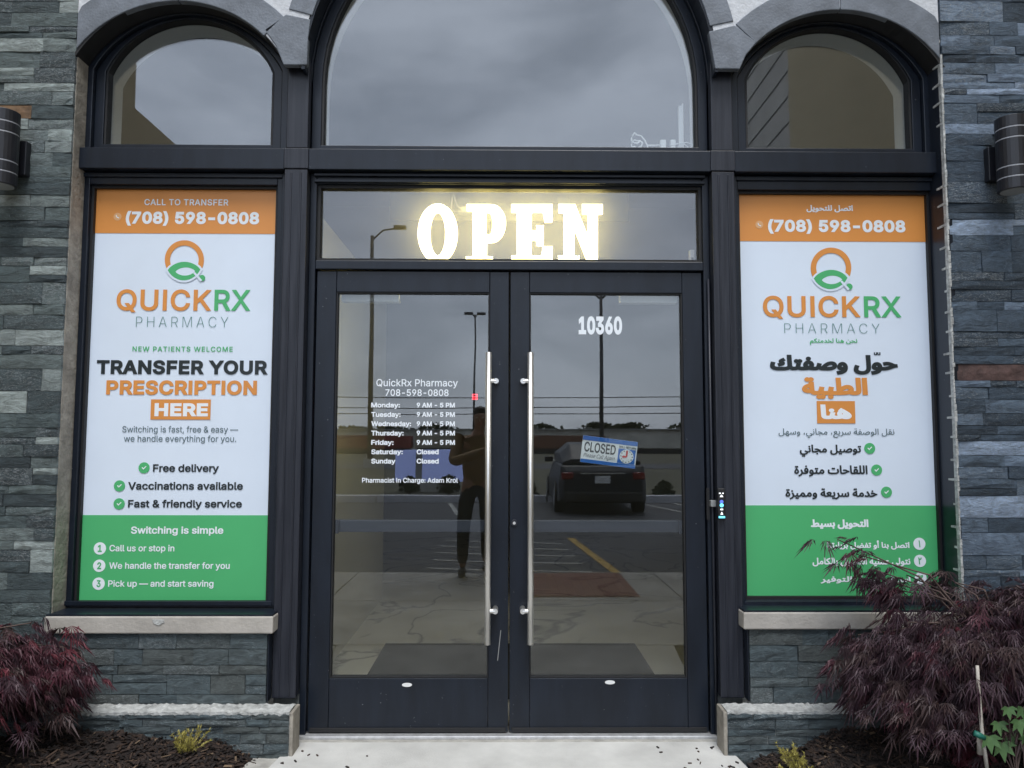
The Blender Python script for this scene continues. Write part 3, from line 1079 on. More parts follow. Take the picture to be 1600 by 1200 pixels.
# ================================================================== doors
def door(s, label):
    d = thing('glass_door', label, 'door', (s * 0.915, 0.05, 0.012))
    xi, xo = 0.003, 0.914
    gi, go, gt, gb = 0.0955, 0.820, 2.039, 0.252
    X = lambda a: s * a
    def bx(mb, a, b, y0, y1, z0, z1):
        p, q = sorted((X(a), X(b)))
        mb.box(p, q, y0, y1, z0, z1)
    y0, y1 = 0.018, 0.066
    mb = MB(); bx(mb, xi, gi - 0.001, y0, y1, 0.014, 2.138); mb.build('meeting_stile', ALU, d, bevel=0.003)
    mb = MB(); bx(mb, go + 0.001, xo, y0, y1, 0.014, 2.138); mb.build('hinge_stile', ALU, d, bevel=0.003)
    mb = MB(); bx(mb, gi, go, y0 + 0.0008, y1, gt, 2.138); mb.build('top_rail', ALU, d, bevel=0.002)
    mb = MB(); bx(mb, gi, go, y0 + 0.0008, y1, 0.014, gb); mb.build('bottom_rail', ALU, d, bevel=0.002)
    mb = MB(); bx(mb, xi + 0.01, xo - 0.01, y0 - 0.006, y0 - 0.0003, 0.016, 0.036); mb.build('sweep', GASK, d, bevel=0.002)
    # glazing bead
    mb = MB()
    a, b = sorted((X(gi), X(go)))
    rect_ring(mb, a, b, gb, gt, 0.006, 0.024, 0.06)
    mb.build('glazing_bead', GASK, d)
    mb = MB(); bx(mb, gi + 0.002, go - 0.002, 0.040, 0.046, gb + 0.002, gt - 0.002); mb.build('pane', GLD, d)
    # ladder pull
    hx = X(0.097)
    h = MB().tube([(hx, -0.045, 0.420), (hx, -0.045, 1.745)], 0.0140, 16).build('pull_handle', STEEL, d, smooth=True)
    for z in (0.568, 1.612):
        MB().tube([(hx - X(0.002), -0.045, z), (X(0.062), -0.045, z)], 0.010, 12).tube([(X(0.0625), -0.054, z), (X(0.0625), 0.0175, z)], 0.0125, 12).build('standoff', STEEL, h, smooth=False)
    # oval badge
    bxm = P(636, 1070, 0.018) if s < 0 else P(953, 1066, 0.018)
    MB().disc(bxm[0], bxm[1], 0.0085, 0.0150, 0.0187, 24, sx=2.7).build('badge', WPLAST, d)
    # bar across the inside
    mb = MB(); bx(mb, gi - 0.02, go + 0.02, 0.085, 0.115, 0.905, 0.962); bx(mb, gi - 0.02, gi + 0.02, 0.067, 0.085, 0.90, 0.965); bx(mb, go - 0.02, go + 0.02, 0.067, 0.085, 0.90, 0.965)
    mb.build('push_bar', BARM, d, bevel=0.004)
    # closer body inside, at the head
    mb = MB(); bx(mb, 0.535, 0.812, 0.09, 0.14, 2.006, 2.044)
    for k in (0.60, 0.66, 0.72):
        bx(mb, k, k + 0.006, 0.0885, 0.0895, 2.022, 2.028)
    mb.build('closer_body', WPLAST, d, bevel=0.008)
    if s < 0:
        # cylinder lock on the meeting stile of the other leaf is drawn there
        pass
    else:
        lx, lz = P(803.5, 817, 0.018)
        lk = MB().disc(lx, lz, 0.016, 0.010, 0.0178, 24).build('lock_cylinder', ALUW, d, bevel=0.002)
        MB().disc(lx, lz, 0.007, 0.0075, 0.0099, 16).build('keyway', STEEL, lk)
    return d
dl = door(-1, 'dark glass door leaf lettered with opening hours')
dr = door(1, 'dark glass door leaf numbered 10360')
YD = 0.0385
MB().prism([P(x, y, 0.0172) for x, y in ((782, 985), (783, 985), (778, 1032), (777, 1032))], 0.0168, 0.0176).build('scratch', GREYP, dl)
B1 = 0.022
hours = [('QuickRx Pharmacy', (588, 715.5), (592.5, 603.7), 0.010), ('708-598-0808', (602, 701), (608.3, 618.7), 0.014),
         ('Pharmacist In Charge: Adam Krol', (565.7, 715.5), (746.7, 754.2), 0.018)]
for t, px, py, b in hours:
    lettering(dl, t, px, py, YD, WPRINT, b)
rows = [('Monday:', 625, 629.2), ('Tuesday:', 626, 643.8), ('Wednesday:', 642.5, 658.3), ('Thursday:', 630.7, 672.9), ('Friday:', 615, 687.5), ('Saturday:', 629.5, 702.2), ('Sunday', 618, 716.7)]
for i, (t, xr, yt) in enumerate(rows):
    lettering(dl, t, (580, xr), (yt, yt + 7.6), YD, WPRINT, 0.03)
    if i < 5:
        lettering(dl, '9 AM - 5 PM', (651, 710.8), (yt, yt + 7.6), YD, WPRINT, 0.03)
    else:
        lettering(dl, 'Closed', (651, 685.5), (yt, yt + 7.6), YD, WPRINT, 0.03)
lettering(dr, '10360', (904, 972), (494.5, 522.5), YD, WPRINT, 0.045, 1.05, name='house_number')

# hanging closed sign behind the glass
cq = [P(x, y, 0.052) for x, y in ((911, 680), (996.5, 691), (991, 733), (908, 721))]
ccx, ccz = sum(q[0] for q in cq) / 4, sum(q[1] for q in cq) / 4
ang = math.atan2(cq[0][1] - cq[1][1], cq[1][0] - cq[0][0])
cs = thing('closed_sign', 'tilted white closed sign with blue bands behind the door glass', 'sign', (ccx, 0.052, ccz), rot=(0, ang, 0))
hw, hh = 0.1305, 0.0635
MB().box(-hw, hw, 0.0, 0.003, -hh, hh).build('panel', WPRINT, cs, local=True)
MB().box(-hw + 0.0005, hw - 0.0005, -0.0012, -0.0004, hh - 0.021, hh - 0.0005).box(-hw + 0.0005, hw - 0.0005, -0.0012, -0.0004, -hh + 0.0005, -hh + 0.017).build('blue_band', BLUEP, cs, local=True)
local_text(cs, 'CLOSED', -0.119, 0.030, -0.012, 0.036, -0.0012, INK, 0.02)
local_text(cs, 'Please Call Again', -0.119, 0.030, -0.042, -0.018, -0.0012, INK, 0.0, 0.35)
local_text(cs, 'WILL RETURN', 0.044, 0.124, 0.026, 0.036, -0.0012, INK, 0.02)
MB().box(0.043, 0.125, -0.0012, -0.0004, -0.045, 0.023).build('clock_field', BLUEP, cs, local=True)
ck = MB().disc(0.084, -0.011, 0.033, -0.0022, -0.0013, 28).build('clock_face', WPRINT, cs, local=True)
for k in range(12):
    a = R(30 * k)
    MB().disc(0.084 + 0.027 * math.sin(a), -0.011 + 0.027 * math.cos(a), 0.0028, -0.0026, -0.0023, 8).build('hour_mark', INK, ck, local=True)
MB().prism([(0.080, -0.013), (0.079, 0.014), (0.084, 0.020), (0.089, 0.014), (0.088, -0.013)], -0.0032, -0.0027).prism([(0.086, -0.0155), (0.068, -0.0195), (0.061, -0.0145), (0.068, -0.0075), (0.086, -0.0085)], -0.0036, -0.0031).build('clock_hand', REDP, ck, local=True)

# ================================================================== posters
YP = 0.042
def poster(name, label, rc, band_px, green_px, midx):
    x0, x1, z0, z1 = rc
    t = thing(name, label, 'poster', ((x0 + x1) / 2, YP + 0.003, z0))
    MB().box(x0, x1, YP + 0.002, YP + 0.008, z0, z1).build('panel', WHT, t)
    zb = P(midx, band_px, YP)[1]
    zg = P(midx, green_px, YP)[1]
    MB().box(x0, x1, YP + 0.0005, YP + 0.0015, zb, z1).build('orange_band', ORG, t)
    MB().box(x0, x1, YP + 0.0005, YP + 0.0015, z0, zg).build('green_band', GRN, t)
    return t
YT = YP - 0.0006
def logo(t, cx, cy, k):
    """ring, leaf and dot of the Q mark; offsets in photograph pixels"""
    def W(x, y):
        return P(cx + x * k, cy + y * k, YT)
    n = 44
    a0, a1 = -28, 208
    A = [W(30.6 * math.cos(R(a0 + (a1 - a0) * i / n)), -30.6 * math.sin(R(a0 + (a1 - a0) * i / n))) for i in range(n + 1)]
    B = [W(22.4 * math.cos(R(a0 + (a1 - a0) * i / n)), -22.4 * math.sin(R(a0 + (a1 - a0) * i / n))) for i in range(n + 1)]
    MB().band(A, B, YT, YT + 0.0006).build('logo_ring', ORG, t)
    def lens(xl, yl, xr, yr, up, dn, m):
        top, bot = [], []
        for i in range(m + 1):
            u = i / m
            x, y = xl + (xr - xl) * u, yl + (yr - yl) * u
            h = 4 * u * (1 - u)
            h = h ** 0.8
            top.append((x, y - up * h))
            bot.append((x, y + dn * h))
        return top + bot[::-1][1:-1]
    # white keyline, then the green leaf with its pale eye
    o1 = lens(-29.5, 16, 29, 15, 15.5, 20, 16)
    o2 = lens(-26, 16, 25, 15, 12.5, 16.5, 16)
    e1 = lens(-14, 18.5, 17, 17.5, 6.2, 6.5, 16)
    YQ = YT - 0.0012
    MB().prism([W(*p) for p in o1], YT - 0.0006, YT - 0.0002).build('logo_keyline', WHT, t)
    MB().band([P(cx + x * k, cy + y * k, YQ) for x, y in o2], [P(cx + x * k, cy + y * k, YQ) for x, y in e1], YQ, YQ + 0.0005, closed=True).build('logo_leaf', GRN, t)
    MB().prism([P(cx + x * k, cy + y * k, YQ) for x, y in ((14, 21), (16.5, 19), (28, 32), (25, 34))], YQ - 0.0008, YQ - 0.0002).build('logo_cut', WHT, t)
    dx, dz = P(cx + 27.6 * k, cy + 28.4 * k, YQ)
    MB().disc(dx, dz, 0.0150 * k, YQ - 0.0004, YQ + 0.0004, 20).build('logo_dot', GRN, t)

def check(t, px, py, r=8.6):
    x, z = P(px, py, YT)
    rr = r / 331.0
    c = MB().disc(x, z, rr, YT, YT + 0.0005, 28).build('check_badge', GRN, t)
    MB().prism([(x - rr * .42, z + rr * .02), (x - rr * .30, z + rr * .14), (x - rr * .10, z - rr * .08), (x + rr * .32, z + rr * .34), (x + rr * .43, z + rr * .22), (x - rr * .10, z - rr * .32)], YT - 0.0006, YT - 0.0002).build('check_mark', WPRINT, c)

def number(t, px, py, ch, sx=(3.2, 3.2), bold=0.03, ar=False):
    x, z = P(px, py, YT)
    c = MB().disc(x, z, 9.4 / 331.0, YT, YT + 0.0005, 28).build('number_badge', WPRINT, t)
    lettering(c, ch, (px - sx[0], px + sx[1]), (py - 5.6, py + 5.6), YT - 0.0005, GRN, bold, fit='box', name='numeral', font=NOTO if ar else None)

def phone_icon(t, px, py):
    x, z = P(px, py, YT)
    c = MB().disc(x, z, 6.2 / 331, YT, YT + 0.0005, 24).build('phone_badge', ORGL, t)
    u = 1 / 331.0
    MB().band([(x - 2.6 * u, z + 2.6 * u), (x - 2.4 * u, z + 0.2 * u), (x - 0.6 * u, z - 1.8 * u), (x + 2.4 * u, z - 2.8 * u)],
              [(x - 1.2 * u, z + 2.9 * u), (x - 1.4 * u, z + 0.9 * u), (x + 0.3 * u, z - 0.9 * u), (x + 2.6 * u, z - 1.3 * u)], YT - 0.0005, YT - 0.0002).build('handset', WPRINT, c)

def keyed(t, body, px, py, bold):
    """white figures with the pale outline the print gives them"""
    lettering(t, body, px, py, YT, WPRINT, bold * 0.9, 1.04)

pl = poster('window_poster', 'window poster in English with orange top and green bottom band', LR, 364.8, 805, 285)
lettering(pl, 'CALL TO TRANSFER', (225.6, 357), (311.2, 320.8), YT, WPRINT, 0.016, 1.06)
keyed(pl, '(708) 598-0808', (196.5, 405), (331, 350), 0.045)
phone_icon(pl, 183.6, 338.5)
logo(pl, 288, 406, 1.0)
lettering(pl, 'QUICK', (182, 330.5), (452.5, 485.3), YT, ORG, 0.018, 1.05)
lettering(pl, 'RX', (335, 391.5), (452.8, 485.5), YT, GRN, 0.018, 1.05)
lettering(pl, 'PHARMACY', (212.5, 356.5), (495, 511), YT, TEAL, -0.016, 1.25)
lettering(pl, 'NEW PATIENTS WELCOME', (207, 363.6), (541.5, 549.2), YT, GRN, 0.014, 1.15)
lettering(pl, 'TRANSFER YOUR', (151, 418.5), (563, 584.8), YT, INK, 0.036, 1.05)
lettering(pl, 'PRESCRIPTION', (166, 401.5), (594.5, 616.8), YT, ORG, 0.036, 1.05)
x0, zt = P(236, 624, YT)
x1, zb = P(328.5, 655.7, YT)
MB().box(x0, x1, YT, YT + 0.0004, zb, zt).build('word_box', ORG, pl)
lettering(pl, 'HERE', (241.5, 325), (630, 650.5), YT - 0.0006, WPRINT, 0.040, 1.06)
lettering(pl, 'Switching is fast, free & easy \u2014', (191, 372), (666, 675.6), YT, INKG, 0.003)
lettering(pl, 'we handle everything for you.', (193.5, 369), (680.6, 690.2), YT, INKG, 0.003)
for (cxp, cyp), (t, a, b, y) in zip(((225, 731), (186.6, 759.2), (186, 787.3)), (('Free delivery', 239, 342, 725.5), ('Vaccinations available', 200, 379.5, 753.3), ('Fast & friendly service', 200, 378, 781.2))):
    check(pl, cxp, cyp)
    lettering(pl, t, (a, b), (y, y + 11.8), YT, INK, 0.022)
lettering(pl, 'Switching is simple', (204.6, 349), (822.8, 834), YT, WPRINT, 0.022)
for (cxp, cyp, ch), (t, a, b, y) in zip(((156, 857, '1'), (155, 884, '2'), (154, 912, '3')), (('Call us or stop in', 171, 272.5, 851.5), ('We handle the transfer for you', 170.5, 359, 878.8), ('Pick up \u2014 and start saving', 169, 333.6, 906.8))):
    number(pl, cxp, cyp, ch)
    lettering(pl, t, (a, b), (y, y + 10.0), YT, WPRINT, 0.016)

pr_ = poster('window_poster', 'window poster in Arabic with orange top and green bottom band', RR, 377.3, 789.8, 1305)
def ar(body, px, py, m, bold=0.02, y=YT):
    lettering(pr_, arabic(body), px, py, y, m, bold, fit='box', font=NOTO)
ar('اتصل للتحويل', (1260, 1332.5), (320.5, 332), WPRINT)
keyed(pr_, '(708) 598-0808', (1200, 1414.6), (343.8, 362.6), 0.045)
phone_icon(pr_, 1186.5, 351)
logo(pr_, 1298.5, 418.5, 1.035)
lettering(pr_, 'QUICK', (1192, 1344.5), (462.6, 495.4), YT, ORG, 0.018, 1.05)
lettering(pr_, 'RX', (1350, 1408.3), (463, 495.8), YT, GRN, 0.018, 1.05)
lettering(pr_, 'PHARMACY', (1225.6, 1374.4), (505.5, 520.6), YT, TEAL, -0.016, 1.25)
ar('نحن هنا لخدمتكم', (1265.5, 1339.6), (528.6, 539), GRN, 0.012)
ar('حول وصفتك', (1203, 1403), (554.5, 585.5), INK, 0.034)
# doubling mark over the waw
for dx in (0, 5.2):
    lettering(pr_, 'u', (1365.5 + dx, 1370.5 + dx), (550.5, 554.8), YT, INK, 0.04, fit='box')
ar('الطبية', (1253, 1356), (589.5, 623.5), ORG, 0.034)
x0, zt = P(1276, 626.5, YT)
x1, zb = P(1336.8, 661.6, YT)
MB().box(x0, x1, YT, YT + 0.0004, zb, zt).build('word_box', ORG, pr_)
ar('هنا', (1282, 1330.5), (632, 655), WPRINT, 0.034, YT - 0.0006)
ar('نقل الوصفة سريع، مجاني، وسهل', (1216.6, 1397.6), (669.4, 684.2), INKG, 0.004)
for (cxp, cyp), (t, a, b, y0, y1) in zip(((1359, 700.6), (1369.8, 734.4), (1385.2, 769)), (('توصيل مجاني', 1249.6, 1345.7, 694.8, 713.7), ('اللقاحات متوفّرة', 1241, 1355.6, 727, 744.8), ('خدمة سريعة ومميزة', 1227.4, 1371, 763, 780.4))):
    check(pr_, cxp, cyp)
    ar(t, (a, b), (y0, y1), INK, 0.020)
ar('التحويل بسيط', (1267, 1357), (811.5, 827), WPRINT, 0.03)
for (cxp, cyp, ch, sx), (t, a, b, y0, y1) in zip(((1436.6, 849.7, '\u0661', 1.3), (1437.5, 876.4, '\u0662', 2.8), (1438.7, 903.7, '\u0663', 3.8)), (('اتصل بنا أو تفضّل بزيارتنا', 1292, 1421, 844.2, 858.9), ('نتولّى عملية التحويل بالكامل', 1269.5, 1422.5, 871.2, 885.2), ('استلم وابدأ بالتوفير', 1282, 1423, 898, 913.6))):
    number(pr_, cxp, cyp, ch, (sx, sx), 0.02, True)
    ar(t, (a, b), (y0, y1), WPRINT, 0.022)

# ================================================================== lit sign in the transom
op = thing('open_sign', 'bright warm LED letters spelling OPEN in the transom', 'sign', (0, 0.135, 2.20))
YO = 0.125
def C3(x, y):
    return P(640 + x / 5.0, 286.5 + y / 5.0, YO)
def poly_letter(name, outlines):
    mb = MB()
    for o in outlines:
        mb.prism([C3(x, y) for x, y in o], YO, YO + 0.02)
    return mb.build(name, LED, op)
def ell(cx, cy, rx, ry, n=40):
    return [(cx + rx * math.cos(2 * math.pi * i / n), cy + ry * math.sin(2 * math.pi * i / n)) for i in range(n)]
EO, EI = ell(220, 390, 152, 228), ell(220, 395, 62, 172)
MB().band([C3(*p) for p in EO], [C3(*p) for p in EI], YO, YO + 0.02, closed=True).build('letter', LED, op)
bowl_o = [(600, 167)] + [(640 + 108 * math.cos(R(a)), 313 + 146 * math.sin(R(a))) for a in range(-90, 91, 12)] + [(600, 459)]
bowl_i = [(600, 222)] + [(622 + 24 * math.cos(R(a)), 313 + 88 * math.sin(R(a))) for a in range(-90, 91, 12)] + [(600, 401)]
mbp = MB()
for o in ([(452, 167), (600, 167), (600, 212), (452, 212)], [(497, 212), (600, 212), (600, 575), (497, 575)], [(445, 575), (645, 575), (645, 620), (445, 620)]):
    mbp.prism([C3(*p) for p in o], YO, YO + 0.02)
mbp.band([C3(*p) for p in bowl_o], [C3(*p) for p in bowl_i], YO, YO + 0.02)
mbp.build('letter', LED, op)
PE = [[(800, 167), (1110, 167), (1110, 222), (800, 222)], [(1045, 222), (1110, 222), (1110, 298), (1058, 298)], [(843, 222), (948, 222), (948, 570), (843, 570)], [(948, 372), (995, 372), (995, 440), (948, 440)], [(995, 332), (1042, 332), (1042, 482), (995, 482)], [(800, 570), (1112, 570), (1112, 620), (800, 620)], [(1045, 496), (1112, 496), (1112, 570), (1030, 570)]]
poly_letter('letter', PE)
PN = [[(1168, 167), (1290, 167), (1312, 225), (1168, 225)], [(1207, 225), (1282, 225), (1282, 570), (1207, 570)], [(1165, 570), (1322, 570), (1322, 620), (1165, 620)], [(1282, 205), (1312, 225), (1395, 430), (1395, 620), (1282, 330)], [(1395, 235), (1465, 235), (1465, 620), (1395, 620)], [(1352, 167), (1503, 167), (1503, 235), (1352, 235)]]
poly_letter('letter', PN)
# beads standing proud along the outlines
beads = MB()
def bead_line(pts, closed=True, step=13.5):
    L = list(pts) + ([pts[0]] if closed else [])
    for (xa, ya), (xb, yb) in zip(L, L[1:]):
        d = math.hypot(xb - xa, yb - ya)
        k = max(1, int(d / step))
        for i in range(k):
            x, z = C3(xa + (xb - xa) * i / k, ya + (yb - ya) * i / k)
            r = 0.0036
            beads.add([(x - r, YO - 0.001, z), (x, YO - 0.001, z - r), (x + r, YO - 0.001, z), (x, YO - 0.001, z + r), (x, YO - 0.007, z)], [(0, 1, 4), (1, 2, 4), (2, 3, 4), (3, 0, 4), (3, 2, 1, 0)])
bead_line(EO)
bead_line(EI)
bead_line([(452, 167), (640, 167)] + bowl_o[1:-1] + [(600, 459), (600, 575), (645, 575), (645, 620), (445, 620), (445, 575), (497, 575), (497, 212), (452, 212)])
bead_line([(800, 167), (1110, 167), (1110, 298), (1058, 298), (1045, 222), (948, 222), (948, 372), (995, 372), (995, 332), (1042, 332), (1042, 482), (995, 482), (995, 440), (948, 440), (948, 570), (1030, 570), (1045, 496), (1112, 496), (1112, 620), (800, 620), (800, 570), (843, 570), (843, 222), (800, 222)])
bead_line([(1168, 167), (1290, 167), (1395, 430), (1395, 235), (1352, 235), (1352, 167), (1503, 167), (1503, 235), (1465, 235), (1465, 620), (1395, 620), (1282, 330), (1282, 570), (1322, 570), (1322, 620), (1165, 620), (1165, 570), (1207, 570), (1207, 225), (1168, 225)])
beads.build('led_beads', LEDB, op, kind='stuff')
lk = MB()
for y in (212, 602):
    for a, b in ((330, 470), (740, 810), (1100, 1180)):
        p, q = C3(a, y), C3(b, y)
        lk.tube([(p[0], YO + 0.012, p[1]), (q[0], YO + 0.012, q[1])], 0.0016, 6)
lk.build('link_wire', GREYP, op)
# two socket boxes with a cord, on the wall strip behind the letters
def outlet(px, py, label, cord):
    x, z = P(px, py, 0.19)
    t = thing('wall_socket', label, 'socket', (x, 0.19, z))
    MB().box(x - 0.030, x + 0.030, 0.185, 0.20, z - 0.042, z + 0.042).build('plate', BARM, t, bevel=0.004)
    MB().box(x - 0.014, x + 0.014, 0.176, 0.1849, z - 0.030, z - 0.004).build('plug', GREYP, t, bevel=0.003)
    if cord:
        pts = [(x - 0.006, 0.175, z - 0.018), (x - 0.03, 0.165, z - 0.01), (x - 0.045, 0.165, z + 0.03), (x - 0.05, 0.165, z + 0.05), (x - 0.058, 0.165, z + 0.03), (x - 0.062, 0.165, z - 0.02), (x - 0.085, 0.16, z - 0.06)]
        MB().tube(pts, 0.0025, 8).build('cord', GREYP, t, smooth=True)
outlet(725, 322, 'wall socket with a white cord above the letter P of the lit sign', True)
outlet(881, 321, 'wall socket without cord behind the letter N of the lit sign', False)
for s in (1,):
    MB().box(-0.60, 0.60, 0.2005, 0.22, 2.44, 2.60).build('socket_board', GASK, bld)
xs, zs_ = P(1081, 402, 0.10)
sen = thing('door_sensor', 'small white sensor in the corner of the transom', 'sensor', (xs, 0.1, zs_ - 0.035))
MB().box(xs - 0.012, xs + 0.012, 0.09, 0.12, zs_ - 0.036, zs_ + 0.036).build('housing', WPLAST, sen, bevel=0.004)
MB().box(xs - 0.006, xs + 0.006, 0.088, 0.0899, zs_ - 0.026, zs_ - 0.004).build('lens', BLACK, sen)

# white cables and plugs lying on the arch sill
cb = thing('coiled_cable', 'coiled white power cable with plugs on the inner sill of the centre arch', 'cable', (0.8, 0.16, 2.742))
def cp(px, py):
    x, z = P(px, py, 0.17)
    return (x, 0.17 + 0.01 * math.sin(px), max(z, 2.747))
loop1 = [cp(995 + 8.5 * math.cos(R(a)), 225 + 6 * math.sin(R(a))) for a in range(0, 361, 30)]
loop2 = [cp(994 + 7 * math.cos(R(a)), 216 + 8 * math.sin(R(a))) for a in range(20, 300, 28)]
MB().tube(loop1, 0.004, 8).tube(loop2, 0.004, 8).tube([cp(993, 210), cp(1002, 212), cp(1008, 219), cp(1011, 228), cp(1022, 228), cp(1031, 226)], 0.0035, 8).tube([cp(1011, 230), cp(1016, 235), cp(1032, 236)], 0.0035, 8).build('cable', WPLAST, cb, smooth=True)
for a, b, c, d in ((1031, 221, 1040, 229), (1047, 221, 1055, 229), (1032, 230, 1040, 236), (1047.5, 231, 1055, 236)):
    p, q = cp(a, b), cp(c, d)
    MB().box(p[0], q[0], 0.155, 0.185, min(q[1 + 1], p[2]), max(p[2], q[2]) + 0.004).build('plug', WPLAST, cb, bevel=0.003)
MB().tube([cp(1055, 226), cp(1066, 224), cp(1076, 229), cp(1086, 236)], 0.003, 8).tube([cp(1056, 236), cp(1062, 226), cp(1072, 223), cp(1080, 226), cp(1088, 222)], 0.003, 8).build('cable', WPLAST, cb, smooth=True)
x, z0 = P(1066, 222, 0.19)
_, z1 = P(1064, 166, 0.19)
tag(MB().box(x - 0.018, x - 0.002, 0.18, 0.20, 2.743, z1).box(x - 0.0015, x + 0.006, 0.18, 0.20, 2.743, z1 + 0.012).build('cable_trunking', WPLAST, bevel=0.002), 'upright white cable trunking beside the centre arch reveal', 'trunking')

# ================================================================== keypad, conduit
kx0, kz1 = P(1121.5, 763, -0.085)
kx1, kz0 = P(1133.5, 812, -0.085)
kp = thing('door_keypad', 'slim black intercom keypad with glowing blue icons on the mullion', 'keypad', ((kx0 + kx1) / 2, -0.07, kz0))
MB().box(kx0, kx1, -0.085, -0.0645, kz0, kz1).build('body', BLACK, kp, bevel=0.004)
km = (kx0 + kx1) / 2
EW, EB, EC = emis('icon_white', (0.9, 0.95, 1.0), 1.2), emis('icon_blue', (0.12, 0.2, 0.9), 0.8), emis('icon_cyan', (0.15, 0.75, 1.0), 1.3)
def kpz(py):
    return P(1127.5, py, -0.086)[1]
yk0, yk1 = -0.0868, -0.0852
MB().box(km - 0.011, km - 0.003, yk0, yk1, kpz(771.6), kpz(770)).box(km + 0.004, km + 0.010, yk0, yk1, kpz(771.6), kpz(770)).prism([(km - 0.008, kpz(776.5)), (km + 0.008, kpz(776.5)), (km, kpz(772.8))], yk0, yk1).box(km - 0.006, km + 0.006, yk0, yk1, kpz(797), kpz(795)).prism([(km - 0.006, kpz(804)), (km + 0.006, kpz(804)), (km, kpz(799.5))], yk0, yk1).build('icon', EW, kp)
MB().disc(km, kpz(784), 0.008, yk0, yk1, 16).build('icon', EB, kp)
MB().disc(km, kpz(789.5), 0.0085, yk0 - 0.0003, yk1, 16).box(km - 0.014, km + 0.014, yk0, yk1, kpz(809.5), kpz(806.5)).build('icon', EC, kp)
cdx = P(1115, 790, -0.03)[0]
cd = thing('conduit', 'thin grey conduit clipped beside the numbered door leaf', 'conduit', (cdx, -0.02, 0.02))
MB().tube([(cdx + 0.002, -0.012, 0.02), (cdx, -0.012, 1.0), (cdx - 0.002, -0.012, 2.10)], 0.0065, 10).build('pipe', GREYP if False else ALUW, cd, smooth=True)
MB().box(cdx - 0.012, cdx + 0.012, -0.032, -0.0005, 0.985 + 0.05, 1.015 + 0.05).build('clip', GREYP, cd, bevel=0.003)
MB().box(cdx - 0.026, cdx - 0.0125, -0.008, -0.0004, 0.975, 1.12).build('strike_plate', GASK, cd)

# ================================================================== wall lamps
def wall_lamp(cx, label):
    t = thing('wall_lamp', label, 'lamp', (cx, -0.125, 2.46), 'cylinder lamps on the stone piers')
    k = 28
    z0, z1, r, cy = 2.458, 2.792, 0.066, -0.235
    segs = [(z0, z0 + 0.052), (z0 + 0.057, z0 + 0.10), (z0 + 0.105, z1 - 0.105), (z1 - 0.10, z1 - 0.057), (z1 - 0.052, z1)]
    body = MB()
    for a, b in segs:
        body.tube([(cx, cy, a), (cx, cy, b)], r, k)
    body.build('shade', LAMP, t, bevel=0.002)
    for (a, b) in zip(segs, segs[1:]):
        MB().tube([(cx, cy, a[1] - 0.001), (cx, cy, b[0] + 0.001)], r - 0.0015, k).build('ring', LAMPR, t)
    MB().tube([(cx, cy, z0 - 0.003), (cx, cy, z0 + 0.001)], r - 0.012, k).build('lens', GREYP, t)
    MB().box(cx - 0.022, cx + 0.022, cy + 0.05, -0.155, 2.58, 2.66).build('arm', LAMP, t, bevel=0.003)
    MB().box(cx - 0.058, cx + 0.058, -0.156, -0.117, 2.535, 2.695).build('wall_plate', LAMP, t, bevel=0.004)
    return t
wall_lamp(-2.262, 'black cylinder wall lamp on the greenish slate pier')
wall_lamp(2.262, 'black cylinder wall lamp on the bluish slate pier')

# ================================================================== inside the shop
struct(MB().box(-6, 6, 0.101, 8, -0.1, 0.0).build('shop_floor', MARB))
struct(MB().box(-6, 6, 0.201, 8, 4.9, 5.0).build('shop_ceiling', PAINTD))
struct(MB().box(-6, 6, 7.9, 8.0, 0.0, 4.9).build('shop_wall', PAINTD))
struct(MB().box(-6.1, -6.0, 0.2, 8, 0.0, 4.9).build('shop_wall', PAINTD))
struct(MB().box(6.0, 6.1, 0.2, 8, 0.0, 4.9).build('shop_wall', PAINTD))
for s in (-1, 1):
    a, b = sorted((s * 3.3, s * 6.1))
    MB().box(a, b, 0.10, 0.20, -0.2, 5.4).build('pier_core', MORT, bld)
struct(MB().box(-1.17, -1.06, 0.21, 3.1, 0.0, 2.6).build('shop_partition', PAINT))
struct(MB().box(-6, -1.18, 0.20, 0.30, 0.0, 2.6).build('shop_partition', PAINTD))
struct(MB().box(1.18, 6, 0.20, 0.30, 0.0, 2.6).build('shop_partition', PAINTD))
fm = MB().box(-0.80, 0.84, 0.50, 1.58, 0.002, 0.012)
tag(fm.build('door_mat', MATM, bevel=0.004), 'large dark entrance mat on the marble floor inside', 'mat')
EXR = emis('red_led', (1.0, 0.03, 0.05), 2.2)
ex = thing('led_clock', 'small red glowing display on the far shop wall', 'display', (-0.33, 6.5, 1.70))
xx, zz = P(742, 620, 6.5)
MB().box(xx - 0.05, xx + 0.05, 6.5, 6.53, zz - 0.05, zz + 0.05).build('housing', BLACK, ex)
g = MB()
for i in (-1, 0, 1):
    g.box(xx - 0.036, xx + 0.036, 6.494, 6.4995, zz + i * 0.03 - 0.006, zz + i * 0.03 + 0.006)
for sx in (-0.03, 0.03):
    g.box(xx + sx - 0.005, xx + sx + 0.005, 6.495, 6.4993, zz - 0.03, zz + 0.03)
g.build('segments', EXR, ex)

